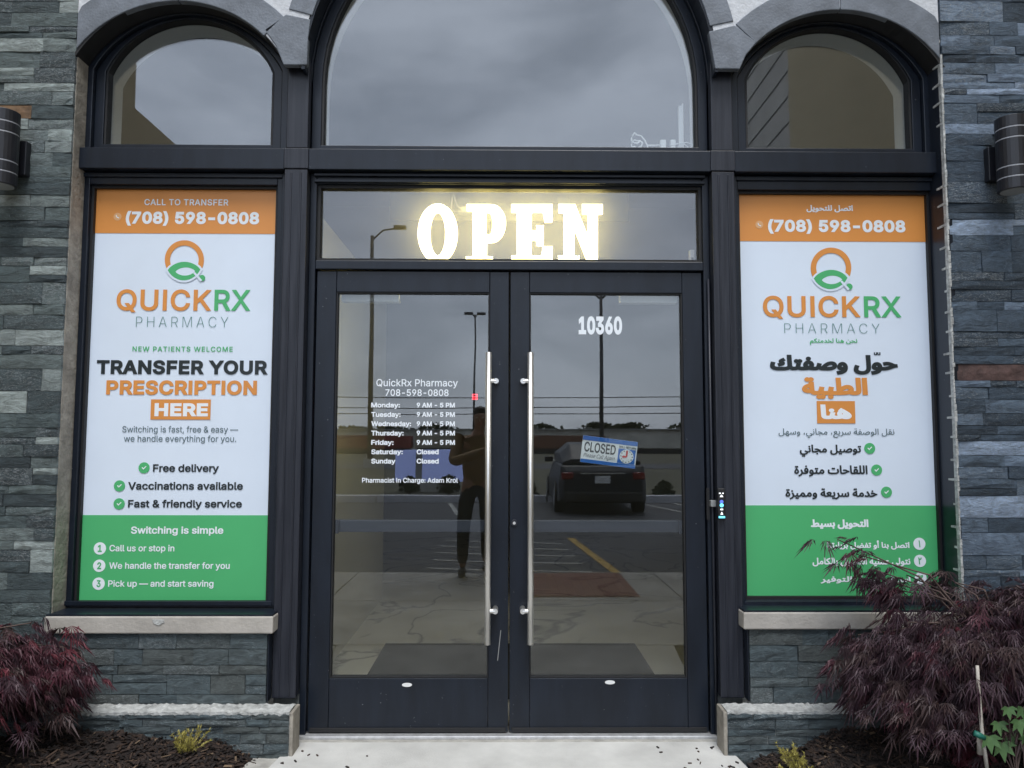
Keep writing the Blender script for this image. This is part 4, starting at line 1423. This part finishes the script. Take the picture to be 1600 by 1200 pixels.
# ================================================================== plants
def frond(mb, c, out, size, mi, lobes=7, droop=0.5, wide=0.10):
    """one finely cut maple leaf: narrow lobes fanning from the stalk, tips hanging"""
    d = out.normalized()
    side = d.cross(Vector((0, 0, 1)))
    if side.length < 0.05:
        side = Vector((1, 0, 0))
    side.normalize()
    nrm = side.cross(d)
    for i in range(lobes):
        a = R(-78 + 156 * i / (lobes - 1)) + random.uniform(-0.08, 0.08)
        L = size * (1.0 - 0.42 * abs(i - (lobes - 1) / 2) / ((lobes - 1) / 2)) * random.uniform(0.85, 1.15)
        dv = (d * math.cos(a) + side * math.sin(a))
        w = L * wide
        sd = dv.cross(nrm).normalized() * w
        p0 = c
        p1 = c + dv * L * 0.5 + Vector((0, 0, -1)) * L * droop * 0.14
        p2 = c + dv * L + Vector((0, 0, -1)) * L * droop * 0.55
        mb.add([p0, p1 - sd, p2, p1 + sd], [(0, 1, 2), (0, 2, 3)], mi)
        # cut teeth either side of the lobe
        t0 = c + dv * L * 0.38
        for s2 in (-1, 1):
            tip = t0 + (dv * 0.75 + sd.normalized() * s2 * 0.62) * L * 0.36 + Vector((0, 0, -1)) * L * droop * 0.25
            mb.add([t0, t0 + dv * L * 0.10, tip], [(0, 1, 2)], mi)

def laceleaf(base, centre, rx, ry, rz, n_clump, per, label, seed, extra=(), mix=(36, 14, 24, 24, 2)):
    random.seed(seed)
    t = thing('japanese_maple', label, 'shrub', base)
    B, Cc = Vector(base), Vector(centre)
    br, cr = MB(), MB()
    fork = B + Vector((0, 0, (Cc.z - B.z) * 0.8))
    tr = MB()
    tr.tube([B, B + Vector((0.015, 0.01, (fork.z - B.z) * 0.45)), fork], [0.022, 0.018, 0.014], 8)
    tr.build('trunk', TWIG, t, smooth=True)
    tips = []
    for k in range(n_clump):
        u = random.random()
        th = random.uniform(0, 2 * math.pi)
        el = math.asin(random.uniform(-0.35, 1.0))
        rad = random.uniform(0.62, 1.0)
        p = Cc + Vector((rx * rad * math.cos(el) * math.cos(th), ry * rad * math.cos(el) * math.sin(th), rz * rad * math.sin(el)))
        tips.append((p, None))
    for e in extra:
        tips.append((Vector(e[0]), e[1]))
    for p, ex_ in tips:
        mid = fork.lerp(p, 0.55) + Vector((0, 0, 0.10 + 0.08 * random.random()))
        if ex_ is None and random.random() < 0.55 or ex_:
            br.tube([fork, mid, p + Vector((0, 0, 0.02)), p], [0.007, 0.004, 0.0025, 0.0012], 5)
        outd = (p - Cc)
        outd.z *= 0.3
        tone = random.choices(range(5), mix)[0]
        for q in range(ex_ or per):
            spread = 0.075 if not ex_ else 0.05
            c = p + Vector((random.gauss(0, spread), random.gauss(0, spread), random.gauss(0, spread * 0.62)))
            o = outd.normalized() * 0.8 + Vector((random.gauss(0, 0.55), random.gauss(0, 0.55), random.gauss(-0.75, 0.32)))
            mi = tone if random.random() < 0.5 else random.choices(range(5), mix)[0]
            frond(cr, c, o, random.uniform(0.05, 0.10), mi, droop=random.uniform(0.5, 1.2), wide=random.uniform(0.035, 0.06))
    br.build('branches', TWIG, t, smooth=True)
    cr.build('crown', LEAF, t)
    return t
laceleaf((2.07, -0.46, 0.06), (2.06, -0.46, 0.40), 0.62, 0.30, 0.31, 120, 30, 'large purple laceleaf maple drooping before the Arabic poster', 21,
         extra=[((1.47, -0.30, 0.84), 8), ((1.40, -0.28, 0.90), 5), ((1.53, -0.32, 0.78), 14), ((1.58, -0.34, 0.74), 18), ((1.66, -0.34, 0.76), 8), ((1.80, -0.33, 0.77), 6), ((1.86, -0.33, 0.73), 6), ((1.62, -0.34, 0.70), 30), ((1.44, -0.36, 0.52), 16), ((1.46, -0.36, 0.36), 16), ((1.75, -0.5, 0.16), 24), ((1.85, -0.5, 0.10), 26)])
laceleaf((-2.30, -0.45, 0.06), (-2.28, -0.47, 0.36), 0.52, 0.30, 0.22, 70, 30, 'wine red laceleaf maple beside the English poster sill', 33,
         extra=[((-1.84, -0.32, 0.46), 10), ((-1.80, -0.30, 0.34), 16), ((-1.86, -0.32, 0.30), 16), ((-1.98, -0.32, 0.56), 10)], mix=(22, 36, 22, 8, 12))
random.seed(5)
# bare twig arching out of the left maple, grown as part of nothing else
tw = MB().tube([(-1.98, -0.36, 0.40), (-1.94, -0.37, 0.37), (-1.93, -0.37, 0.33), (-1.87, -0.37, 0.29), (-1.80, -0.36, 0.26)], [0.003, 0.003, 0.0026, 0.002, 0.0012], 6).tube([(-1.94, -0.37, 0.37), (-2.0, -0.37, 0.32), (-2.05, -0.37, 0.26)], [0.0026, 0.002, 0.0014], 6)
tag(tw.build('bare_twig', STAKE, smooth=True), 'bare pale forked twig poking out of the wine red maple', 'twig')

# support stake with its tie
sk = thing('plant_stake', 'pale leaning wooden stake with green tie under the purple maple', 'stake', (2.05, -0.56, 0.02))
def gp(px, py, y):
    x, z = P(px, py, y)
    return (x, y, z)
MB().tube([gp(1546, 1230, -0.80), gp(1534, 1140, -0.79), gp(1529, 1075, -0.78), gp(1527, 1040, -0.78)], [0.007, 0.0065, 0.006, 0.0055], 8).build('rod', STAKE, sk, smooth=True)
MB().tube([gp(1533, 1178, -0.77), gp(1531, 1150, -0.77)], [0.014, 0.010], 8).build('sleeve', STAKE, sk, smooth=True)
MB().tube([gp(1522, 1145, -0.80), gp(1530, 1149, -0.803), gp(1538, 1153, -0.80)], [0.010, 0.011, 0.009], 8).build('tie', TIE, sk, smooth=True)

# green seedling maple: broad five-pointed leaves
gm = thing('maple_seedling', 'green broad leaved maple seedling under the purple maple', 'plant', (2.13, -0.55, 0.05))
lf, stm = MB(), MB()
gx = gp(1588, 1215, -0.78)
for k, (px, py, sz) in enumerate(((1545, 1150, .055), (1565, 1160, .06), (1580, 1140, .055), (1592, 1125, .05), (1560, 1128, .045), (1598, 1105, .05), (1575, 1105, .04), (1606, 1150, .055), (1615, 1120, .05))):
    c = Vector(gp(px, py, -0.80 + 0.02 * (k % 3)))
    for i in range(5):
        a = R(-90 + 45 * i) + R(-90)
        L = sz * (1.0, 1.15, 1.3, 1.15, 1.0)[i] * 0.8
        dv = Vector((math.cos(a) * 1.0, -0.25, math.sin(a) * 0.9 - 0.15))
        sd = Vector((-math.sin(a), 0, math.cos(a))) * L * 0.24
        lf.add([c, c + dv * L * 0.45 - sd, c + dv * L, c + dv * L * 0.45 + sd], [(0, 1, 2), (0, 2, 3)])
    stm.tube([gx, (Vector(gx) + c) / 2 + Vector((0, 0.01, 0.02)), c], 0.0018, 5)
lf.build('foliage', GLEAF, gm)
stm.build('stem', TWIG, gm)

# small golden conifers
def conifer(px, py, Y, h, label, lean, seed):
    random.seed(seed)
    x, z = P(px, py, Y)
    z = bed_z(x, Y) + 0.0
    t = thing('dwarf_conifer', label, 'plant', (x, Y, z))
    st_, nd = MB(), MB()
    b = Vector((x, Y, z))
    for k in range(34):
        tip = b + Vector((random.gauss(lean, 0.034), random.gauss(0, 0.03), h * random.uniform(0.35, 1.0)))
        mid = b.lerp(tip, 0.5) + Vector((random.gauss(0, 0.008), 0, -0.004))
        st_.tube([b, mid, tip], [0.002, 0.0015, 0.0008], 5)
        for q in range(46):
            u = random.uniform(0.2, 1.0)
            p = b.lerp(mid, u * 2) if u < 0.5 else mid.lerp(tip, u * 2 - 1)
            d = (tip - b).normalized() * 0.6 + Vector((random.gauss(0, 0.7), random.gauss(0, 0.7), random.gauss(0.1, 0.5)))
            d.normalize()
            L = random.uniform(0.008, 0.017)
            sd = d.cross(Vector((0, 1, 0.3))).normalized() * 0.0022
            nd.add([p - sd, p + sd, p + d * L], [(0, 1, 2)])
    st_.build('stems', TWIG, t)
    nd.build('needles', YLEAF, t)
conifer(292, 1176, -0.36, 0.09, 'small golden conifer in the mulch under the English poster', 0.0, 11)
conifer(1246, 1196, -0.40, 0.10, 'small golden conifer in the mulch under the Arabic poster', -0.012, 12)

# ================================================================== across the forecourt (seen mirrored in the glass)
PLASTB = mat('backlit_blue_panel', (0.30, 0.38, 0.72), 0.4, var=0.04, vscale=2, emit=(0.38, 0.46, 0.90), estr=0.6)
ms = thing('monument_sign', 'low backlit blue cabinet sign on the verge across the parking lot', 'sign', (-2.3, -19.8, -0.2))
MB().box(-3.35, -1.2, -20.1, -19.8, 0.12, 1.08).build('cabinet', PLASTB, ms, bevel=0.02)
MB().box(-2.70, -2.50, -19.798, -19.78, 0.2, 1.0).build('mullion', GREYP, ms)
MB().box(-1.25, -1.05, -20.05, -19.85, -0.2, 0.9).build('post', WPLAST, ms)
MB().box(-3.2, -1.35, -20.05, -19.85, -0.2, 0.12).build('base', CONC2, ms)

def pole(name, label, x, y, h, r, arms):
    t = thing(name, label, 'lamp post', (x, y, -0.2))
    MB().tube([(x, y, -0.2), (x, y, h)], [r, r * 0.6], 10).build('pole', MATS['pole_grey'], t, smooth=True)
    MB().tube([(x, y, -0.2), (x, y, 0.35)], r * 2.2, 12).build('footing', CONC2, t)
    for dx, dz in arms:
        a = MB().tube([(x, y, h - 0.25 + min(dz, 0)), (x + dx * 0.4, y, h + dz * 0.7), (x + dx, y, h + dz)], 0.05, 8).build('arm', MATS['pole_grey'], t, smooth=True)
        MB().box(x + dx - 0.35, x + dx + 0.35, y - 0.2, y + 0.2, h + dz - 0.06, h + dz + 0.12).build('lamp_head', MATS['pole_grey'], a, bevel=0.03)
mat('pole_grey', (0.05, 0.05, 0.055), 0.5, var=0.1)
pole('lamp_post', 'parking lot lamp post with two heads behind the parked car', 5.0, -36.0, 9.0, 0.13, ((-1.0, 0.1), (0.9, 0.1)))
pole('lamp_post', 'thin far lamp post with double head across the road', -2.4, -57.0, 11.4, 0.10, ((-0.5, 0.05), (0.5, 0.05)))
pole('lamp_post', 'thick street lamp post with one curved arm', -7.9, -41.5, 13.6, 0.17, ((1.6, 0.45),))
WIRE = mat('wire', (0.02, 0.02, 0.02), 0.6)
for k, z in enumerate((6.8, 5.3, 4.75)):
    pts = [(-70 + 14 * i, -91, z + 0.012 * (i - 5) ** 2 * (1 if k else 0.6) + (0.05 * i if k == 1 else 0)) for i in range(11)]
    tag(MB().tube(pts, 0.06, 6).build('overhead_wire', WIRE), ('highest', 'middle', 'lowest')[k] + ' of three dark overhead wires beyond the road', 'wire', 'overhead wires')
for x in (-70, 70):
    tag(MB().tube([(x, -91, -0.2), (x, -91, 8.2)], [0.2, 0.14], 8).tube([(x - 1.2, -91, 7.4), (x + 1.2, -91, 7.4)], 0.09, 6).build('utility_pole', TWIG), 'wooden utility pole carrying wires on the %s side' % ('containers' if x < 0 else 'warehouse'), 'utility pole')

# freight containers standing in a row
CCOL = {'white': (0.50, 0.49, 0.45), 'red': (0.22, 0.05, 0.04), 'rust': (0.17, 0.08, 0.05), 'tan': (0.34, 0.30, 0.23)}
for k, v in CCOL.items():
    mat('container_' + k, v, 0.6, var=0.2, vscale=0.8)
CLAB = ['outermost red freight container beside the wooden utility pole', 'white freight container between the outermost red one and a red pair', 'red freight container next to the white one, first of a red pair', 'red freight container next to the tan one, second of a red pair', 'tan freight container between a red and a rusty one', 'rusty brown freight container between a tan and a white one', 'white freight container between two rusty ones', 'rusty brown freight container between a white and a red one', 'single red freight container between a rusty and a white one', 'white freight container between a red and the last tan one', 'last tan freight container at the end of the row']
order = ['red', 'white', 'red', 'red', 'tan', 'rust', 'white', 'rust', 'red', 'white', 'tan']
for i, cname in enumerate(order):
    x0 = -62 + i * 12.6
    t = thing('freight_container', CLAB[i], 'container', (x0 + 6, -96, -0.2), 'freight containers beyond the road')
    mb = MB().box(x0, x0 + 12.1, -98.4, -96, 0.5, 2.15)
    for q in range(20):
        mb.box(x0 + 0.2 + q * 0.6, x0 + 0.5 + q * 0.6, -96, -95.95, 0.6, 2.1)
    mb.build('box', MATS['container_' + cname], t)
    MB().box(x0 + 0.3, x0 + 11.8, -98.2, -96.2, -0.2, 0.5).build('chassis', BLACK, t)
wh = thing('warehouse', 'long pale low warehouse behind the containers', 'building', (0, -112, -0.2))
MB().box(-90, 90, -130, -112, -0.2, 3.1).build('wall', MATS['container_white'], wh)
MB().box(-90.5, 90.5, -130.5, -111.5, 3.1, 3.25).build('roof', GREYP, wh)
for i in range(20):
    MB().box(-86 + i * 9, -83 + i * 9, -111.99, -111.9, 0.8, 2.2).build('dock_door', GREYP, wh)

TLEAF = [mat('far_leaf_a', (0.03, 0.045, 0.02), 0.9), mat('far_leaf_b', (0.05, 0.06, 0.03), 0.9)]
random.seed(9)
for i in range(16):
    x = -66 + i * 9 + random.uniform(-3, 3)
    h = random.uniform(4.0, 4.9)
    y = -140 + random.uniform(-4, 4)
    t = thing('far_tree', 'dark leafy tree rising behind the long warehouse roof', 'tree', (x, y, -0.2), 'trees behind the warehouse')
    MB().tube([(x, y, -0.2), (x + 0.2, y, h * 0.5), (x, y, h * 0.8)], [0.25, 0.18, 0.08], 6).build('trunk', TWIG, t)
    cr = MB()
    for q in range(260):
        a, e, r_ = random.uniform(0, 6.28), random.uniform(-0.6, 1.57), random.random() ** 0.4
        c = Vector((x + 5.2 * r_ * math.cos(a) * math.cos(e), y + 2.4 * r_ * math.sin(a) * math.cos(e), h * 0.62 + h * 0.36 * r_ * math.sin(e)))
        s_ = random.uniform(0.3, 0.7)
        d1, d2 = Vector((random.gauss(0, 1), random.gauss(0, 1), random.gauss(0, 1))).normalized() * s_, Vector((random.gauss(0, 1), random.gauss(0, 1), random.gauss(0, 1))).normalized() * s_
        cr.add([c - d1, c + d2, c + d1, c - d2], [(0, 1, 2), (0, 2, 3)], random.randint(0, 1))
    cr.build('crown', TLEAF, t)
def verge_shrub(x, y, r, label):
    t = thing('verge_shrub', label, 'shrub', (x, y, -0.2))
    cr, st_ = MB(), MB()
    for q in range(300):
        a, e, k = random.uniform(0, 6.28), random.uniform(0, 1.57), random.random() ** 0.4
        c = Vector((x + r * k * math.cos(a) * math.cos(e), y + r * k * math.sin(a) * math.cos(e), -0.1 + 1.3 * r * k * math.sin(e)))
        d1, d2 = Vector((random.gauss(0, 1), random.gauss(0, 1), random.gauss(0, 1))).normalized() * 0.06, Vector((random.gauss(0, 1), random.gauss(0, 1), random.gauss(0, 1))).normalized() * 0.06
        cr.add([c - d1, c + d2, c + d1, c - d2], [(0, 1, 2), (0, 2, 3)], random.randint(0, 1))
    for q in range(6):
        st_.tube([(x, y, -0.2), (x + random.gauss(0, r * .5), y + random.gauss(0, r * .5), r * 0.7)], 0.012, 5)
    cr.build('foliage', TLEAF, t)
    st_.build('stems', TWIG, t)
verge_shrub(-2.75, -18.6, 0.33, 'small dark shrub before the blank end of the blue cabinet sign')
verge_shrub(-1.6, -18.6, 0.36, 'small dark shrub before the post end of the blue cabinet sign')
verge_shrub(0.55, -16.5, 0.35, 'round green shrub on the verge beside the parked car')
verge_shrub(4.2, -16.8, 0.30, 'round green shrub on the verge farther from the blue sign')

# parked car, tail towards the building
car = thing('parked_car', 'dark grey parked car with its tail towards the shop', 'car', (1.95, -14.0, -0.12))
CARP = mat('car_paint', (0.022, 0.025, 0.032), 0.45, spec=0.25)
CGL = mat('car_glass', (0.012, 0.013, 0.015), 0.15, spec=0.3)
RUB = mat('tyre_rubber', (0.015, 0.015, 0.016), 0.8)
RIM = mat('wheel_alloy', (0.40, 0.40, 0.42), 0.35, metal=0.8)
TAIL = mat('tail_lens', (0.20, 0.012, 0.012), 0.2)
cx0 = 1.95
def loft(secs, m, name, parent, bevel=0.0, smooth=True):
    """sections: (y, half width bottom, half width top, z bottom, z top)"""
    v, f = [], []
    for y, wb, wt, zb, zt in secs:
        zm = zb + (zt - zb) * 0.55
        wm = max(wb, wt) * 1.0
        v += [(cx0 - wb, y, zb), (cx0 + wb, y, zb), (cx0 + wm, y, zm), (cx0 + wt, y, zt), (cx0 - wt, y, zt), (cx0 - wm, y, zm)]
    k = 6
    for i in range(len(secs) - 1):
        for q in range(k):
            f.append((i * k + q, i * k + (q + 1) % k, (i + 1) * k + (q + 1) % k, (i + 1) * k + q))
    f += [tuple(range(k - 1, -1, -1)), tuple(range((len(secs) - 1) * k, len(secs) * k))]
    return MB().add(v, f).build(name, m, parent, bevel=bevel)
loft([(-11.75, .80, .76, .22, .72), (-11.9, .88, .84, .12, .86), (-12.6, .91, .86, .08, .90), (-14.2, .91, .86, .08, .88), (-15.2, .90, .82, .08, .80), (-15.95, .86, .74, .12, .70), (-16.15, .78, .66, .2, .6)], CARP, 'body', car, 0.04)
cabin = loft([(-12.0, .80, .62, .86, .98), (-12.6, .82, .60, .86, 1.28), (-13.4, .82, .60, .86, 1.33), (-14.2, .82, .58, .86, 1.28), (-14.9, .80, .66, .82, .88)], CARP, 'cabin', car, 0.03)
MB().add([(cx0 - .60, -11.985, .93), (cx0 + .60, -11.985, .93), (cx0 + .52, -12.53, 1.245), (cx0 - .52, -12.53, 1.245)], [(0, 1, 2, 3)]).build('rear_window', CGL, cabin)
for s in (-1, 1):
    MB().add([(cx0 + s * .825, -12.3, .93), (cx0 + s * .825, -14.6, .90), (cx0 + s * .68, -14.1, 1.21), (cx0 + s * .68, -12.7, 1.23)], [(0, 1, 2, 3)]).build('side_window', CGL, cabin)
    MB().box(cx0 + s * .72 - .12, cx0 + s * .72 + .12, -11.80, -11.73, .58, .72).build('tail_light', TAIL, car, bevel=0.02)
    for y in (-12.55, -15.15):
        w = MB().tube([(cx0 + s * .93, y, .20), (cx0 + s * .72, y, .20)], .32, 24).build('wheel', RUB, car)
        MB().tube([(cx0 + s * .935, y, .20), (cx0 + s * .88, y, .20)], .20, 20).build('rim', RIM, w)
    MB().box(cx0 + s * .95 - .09, cx0 + s * .95 + .09, -14.35, -14.2, .88, 1.0).build('mirror', CARP, car, bevel=0.02)
MB().box(cx0 - .155, cx0 + .155, -11.765, -11.735, .50, .65).build('number_plate', WPLAST, car)
MB().box(cx0 - .45, cx0 + .45, -11.765, -11.74, .69, .71).build('chrome_strip', STEEL, car)
MB().box(cx0 - .80, cx0 + .80, -11.80, -11.70, .12, .34).build('bumper', BLACK, car, bevel=0.04)

# the person who takes the picture: stands on the walk, mirrored in the door glass
SKIN = mat('skin', (0.42, 0.24, 0.17), 0.6, var=0.08, vscale=10)
JACK = mat('tan_jacket', (0.26, 0.17, 0.085), 0.85, var=0.15, vscale=12)
TROU = mat('dark_trousers', (0.015, 0.016, 0.018), 0.85, var=0.2, vscale=15)
HAIR = mat('dark_hair', (0.02, 0.015, 0.012), 0.6)
SHOE = mat('dark_shoe', (0.012, 0.012, 0.013), 0.6)
per = thing('person', 'person in tan jacket and dark trousers holding up a phone before the doors', 'person', (-0.30, -4.28, 0.0))
def skin_mesh(name, chains, m, parent, sub=1):
    """grow one continuous surface over connected joints; chains: lists of ((x,y,z), radius)"""
    verts, edges, rad, idx = [], [], [], {}
    for ch in chains:
        prev = None
        for p, r in ch:
            k = tuple(round(c, 4) for c in p)
            if k not in idx:
                idx[k] = len(verts)
                verts.append(p)
                rad.append(r)
            i = idx[k]
            if prev is not None:
                edges.append((prev, i))
            prev = i
    me = bpy.data.meshes.new(name)
    me.from_pydata(verts, edges, [])
    o = bpy.data.objects.new(name, me)
    COL.objects.link(o)
    sm = o.modifiers.new('skin', 'SKIN')
    sm.use_smooth_shade = True
    if not me.skin_vertices:
        me.skin_vertices.new()
    for i, r in enumerate(rad):
        rr = r if isinstance(r, tuple) else (r, r)
        me.skin_vertices[0].data[i].radius = rr
    me.skin_vertices[0].data[0].use_root = True
    ss = o.modifiers.new('sub', 'SUBSURF')
    ss.levels = ss.render_levels = sub
    bpy.context.view_layer.update()
    dg = bpy.context.evaluated_depsgraph_get()
    me2 = bpy.data.meshes.new_from_object(o.evaluated_get(dg))
    bpy.data.objects.remove(o)
    me2.name = name
    me2.materials.clear()
    me2.materials.append(m)
    o = bpy.data.objects.new(name, me2)
    COL.objects.link(o)
    attach(o, parent)
    return o
px_, py_ = -0.30, -4.28
pel, che, nek = (px_, py_, 0.90), (px_, py_ + .01, 1.24), (px_ + .01, py_ + .03, 1.42)
hd = (px_ + .03, py_ + .06, 1.56)
LS, RS = (px_ - .18, py_ + .02, 1.35), (px_ + .18, py_ + .02, 1.35)
LE, RE = (px_ - .24, py_ + .16, 1.12), (px_ + .30, py_ + .20, 1.14)
LW, RW = (CX - .10, CY - .10, 1.27), (CX + .10, CY - .10, 1.27)
LH, RH = (px_ - .095, py_, .86), (px_ + .095, py_, .86)
LK, RK = (px_ - .13, py_ + .10, .46), (px_ + .10, py_ - .10, .46)
LA, RA = (px_ - .14, py_ + .13, .07), (px_ + .09, py_ - .22, .07)
hands = []
for s, w in ((-1, LW), (1, RW)):
    palm = (w[0] - s * .005, w[1] + .06, w[2] + .02)
    hands.append([(w, .026), (palm, (.036, .018))])
    for q in range(4):
        k1 = (palm[0] - s * .004, palm[1] + .035, palm[2] - .022 + .020 * q)
        k2 = (palm[0] - s * .022, palm[1] + .052 + .004 * (q in (1, 2)), k1[2] + .004)
        k3 = (palm[0] - s * .040, palm[1] + .040, k1[2] + .006)
        hands.append([(palm, (.036, .018)), (k1, .009), (k2, .008), (k3, .007)])
    th = (palm[0] - s * .016, palm[1] + .012, palm[2] + .050)
    hands.append([(palm, (.036, .018)), (th, .010), ((th[0] - s * .022, th[1] + .006, th[2] + .004), .008)])
body_ch = [[(pel, .13), ((px_, py_, 1.06), .12), (che, (.15, .11)), (nek, .055), ((hd[0], hd[1] - .01, 1.47), .055), (hd, (.078, .092)), ((hd[0], hd[1], 1.64), (.07, .085))],
           [(che, (.15, .11)), (LS, .055), (LE, .042), (LW, .026)], [(che, (.15, .11)), (RS, .055), (RE, .042), (RW, .026)],
           [(pel, .13), (LH, .085), (LK, .058), (LA, .036)], [(pel, .13), (RH, .085), (RK, .058), (RA, .036)]] + hands
skin_mesh('body', body_ch, SKIN, per)
skin_mesh('jacket', [[((px_, py_, .84), (.165, .135)), ((px_, py_, 1.04), (.155, .13)), ((che[0], che[1], che[2]), (.175, .13)), ((px_ + .01, py_ + .02, 1.37), (.09, .08))],
                     [(che, (.175, .13)), (LS, .072), (LE, .058), (tuple(LE[i] + (LW[i] - LE[i]) * .85 for i in range(3)), .042)],
                     [(che, (.175, .13)), (RS, .072), (RE, .058), (tuple(RE[i] + (RW[i] - RE[i]) * .85 for i in range(3)), .042)]], JACK, per)
skin_mesh('trousers', [[((px_, py_, .95), (.145, .12)), (pel, (.15, .125)), (LH, .098), (LK, .072), ((LA[0], LA[1], .10), .058)], [(pel, (.15, .125)), (RH, .098), (RK, .072), ((RA[0], RA[1], .10), .058)]], TROU, per)
for a in (LA, RA):
    skin_mesh('shoe', [[((a[0], a[1] - .06, .045), (.045, .045)), ((a[0], a[1] + .04, .045), (.048, .045)), ((a[0], a[1] + .15, .035), (.044, .032))]], SHOE, per)
skin_mesh('hair', [[((hd[0], hd[1] - .055, 1.54), (.068, .06)), ((hd[0], hd[1] - .035, 1.63), (.082, .085)), ((hd[0], hd[1] + .035, 1.685), (.075, .05))]], HAIR, per)
fc = MB()
for s in (-1, 1):
    fc.tube([(hd[0] + s * .032, hd[1] + .086, 1.575), (hd[0] + s * .032, hd[1] + .092, 1.575)], .010, 8)
fc.build('eyes', WPLAST, per)
MB().add([(hd[0] - .013, hd[1] + .085, 1.535), (hd[0] + .013, hd[1] + .085, 1.535), (hd[0], hd[1] + .118, 1.538), (hd[0], hd[1] + .088, 1.575)], [(0, 1, 2), (0, 2, 3), (1, 3, 2)]).build('nose', SKIN, per)
MB().box(hd[0] - .024, hd[0] + .024, hd[1] + .082, hd[1] + .093, 1.503, 1.511).build('mouth', REDP, per, bevel=0.003)
ph = thing('phone', 'black phone held level in both hands by the person', 'phone', (CX, CY - 0.03, CZ - 0.04))
MB().box(CX - 0.078, CX + 0.075, CY - 0.036, CY - 0.028, CZ - 0.06, CZ + 0.016).build('case', BLACK, ph, bevel=0.003)
MB().tube([(CX - 0.055, CY - 0.028, CZ), (CX - 0.055, CY - 0.0255, CZ)], 0.008, 14).tube([(CX, CY - 0.028, CZ), (CX, CY - 0.0255, CZ)], 0.008, 14).build('lens', CGL, ph)
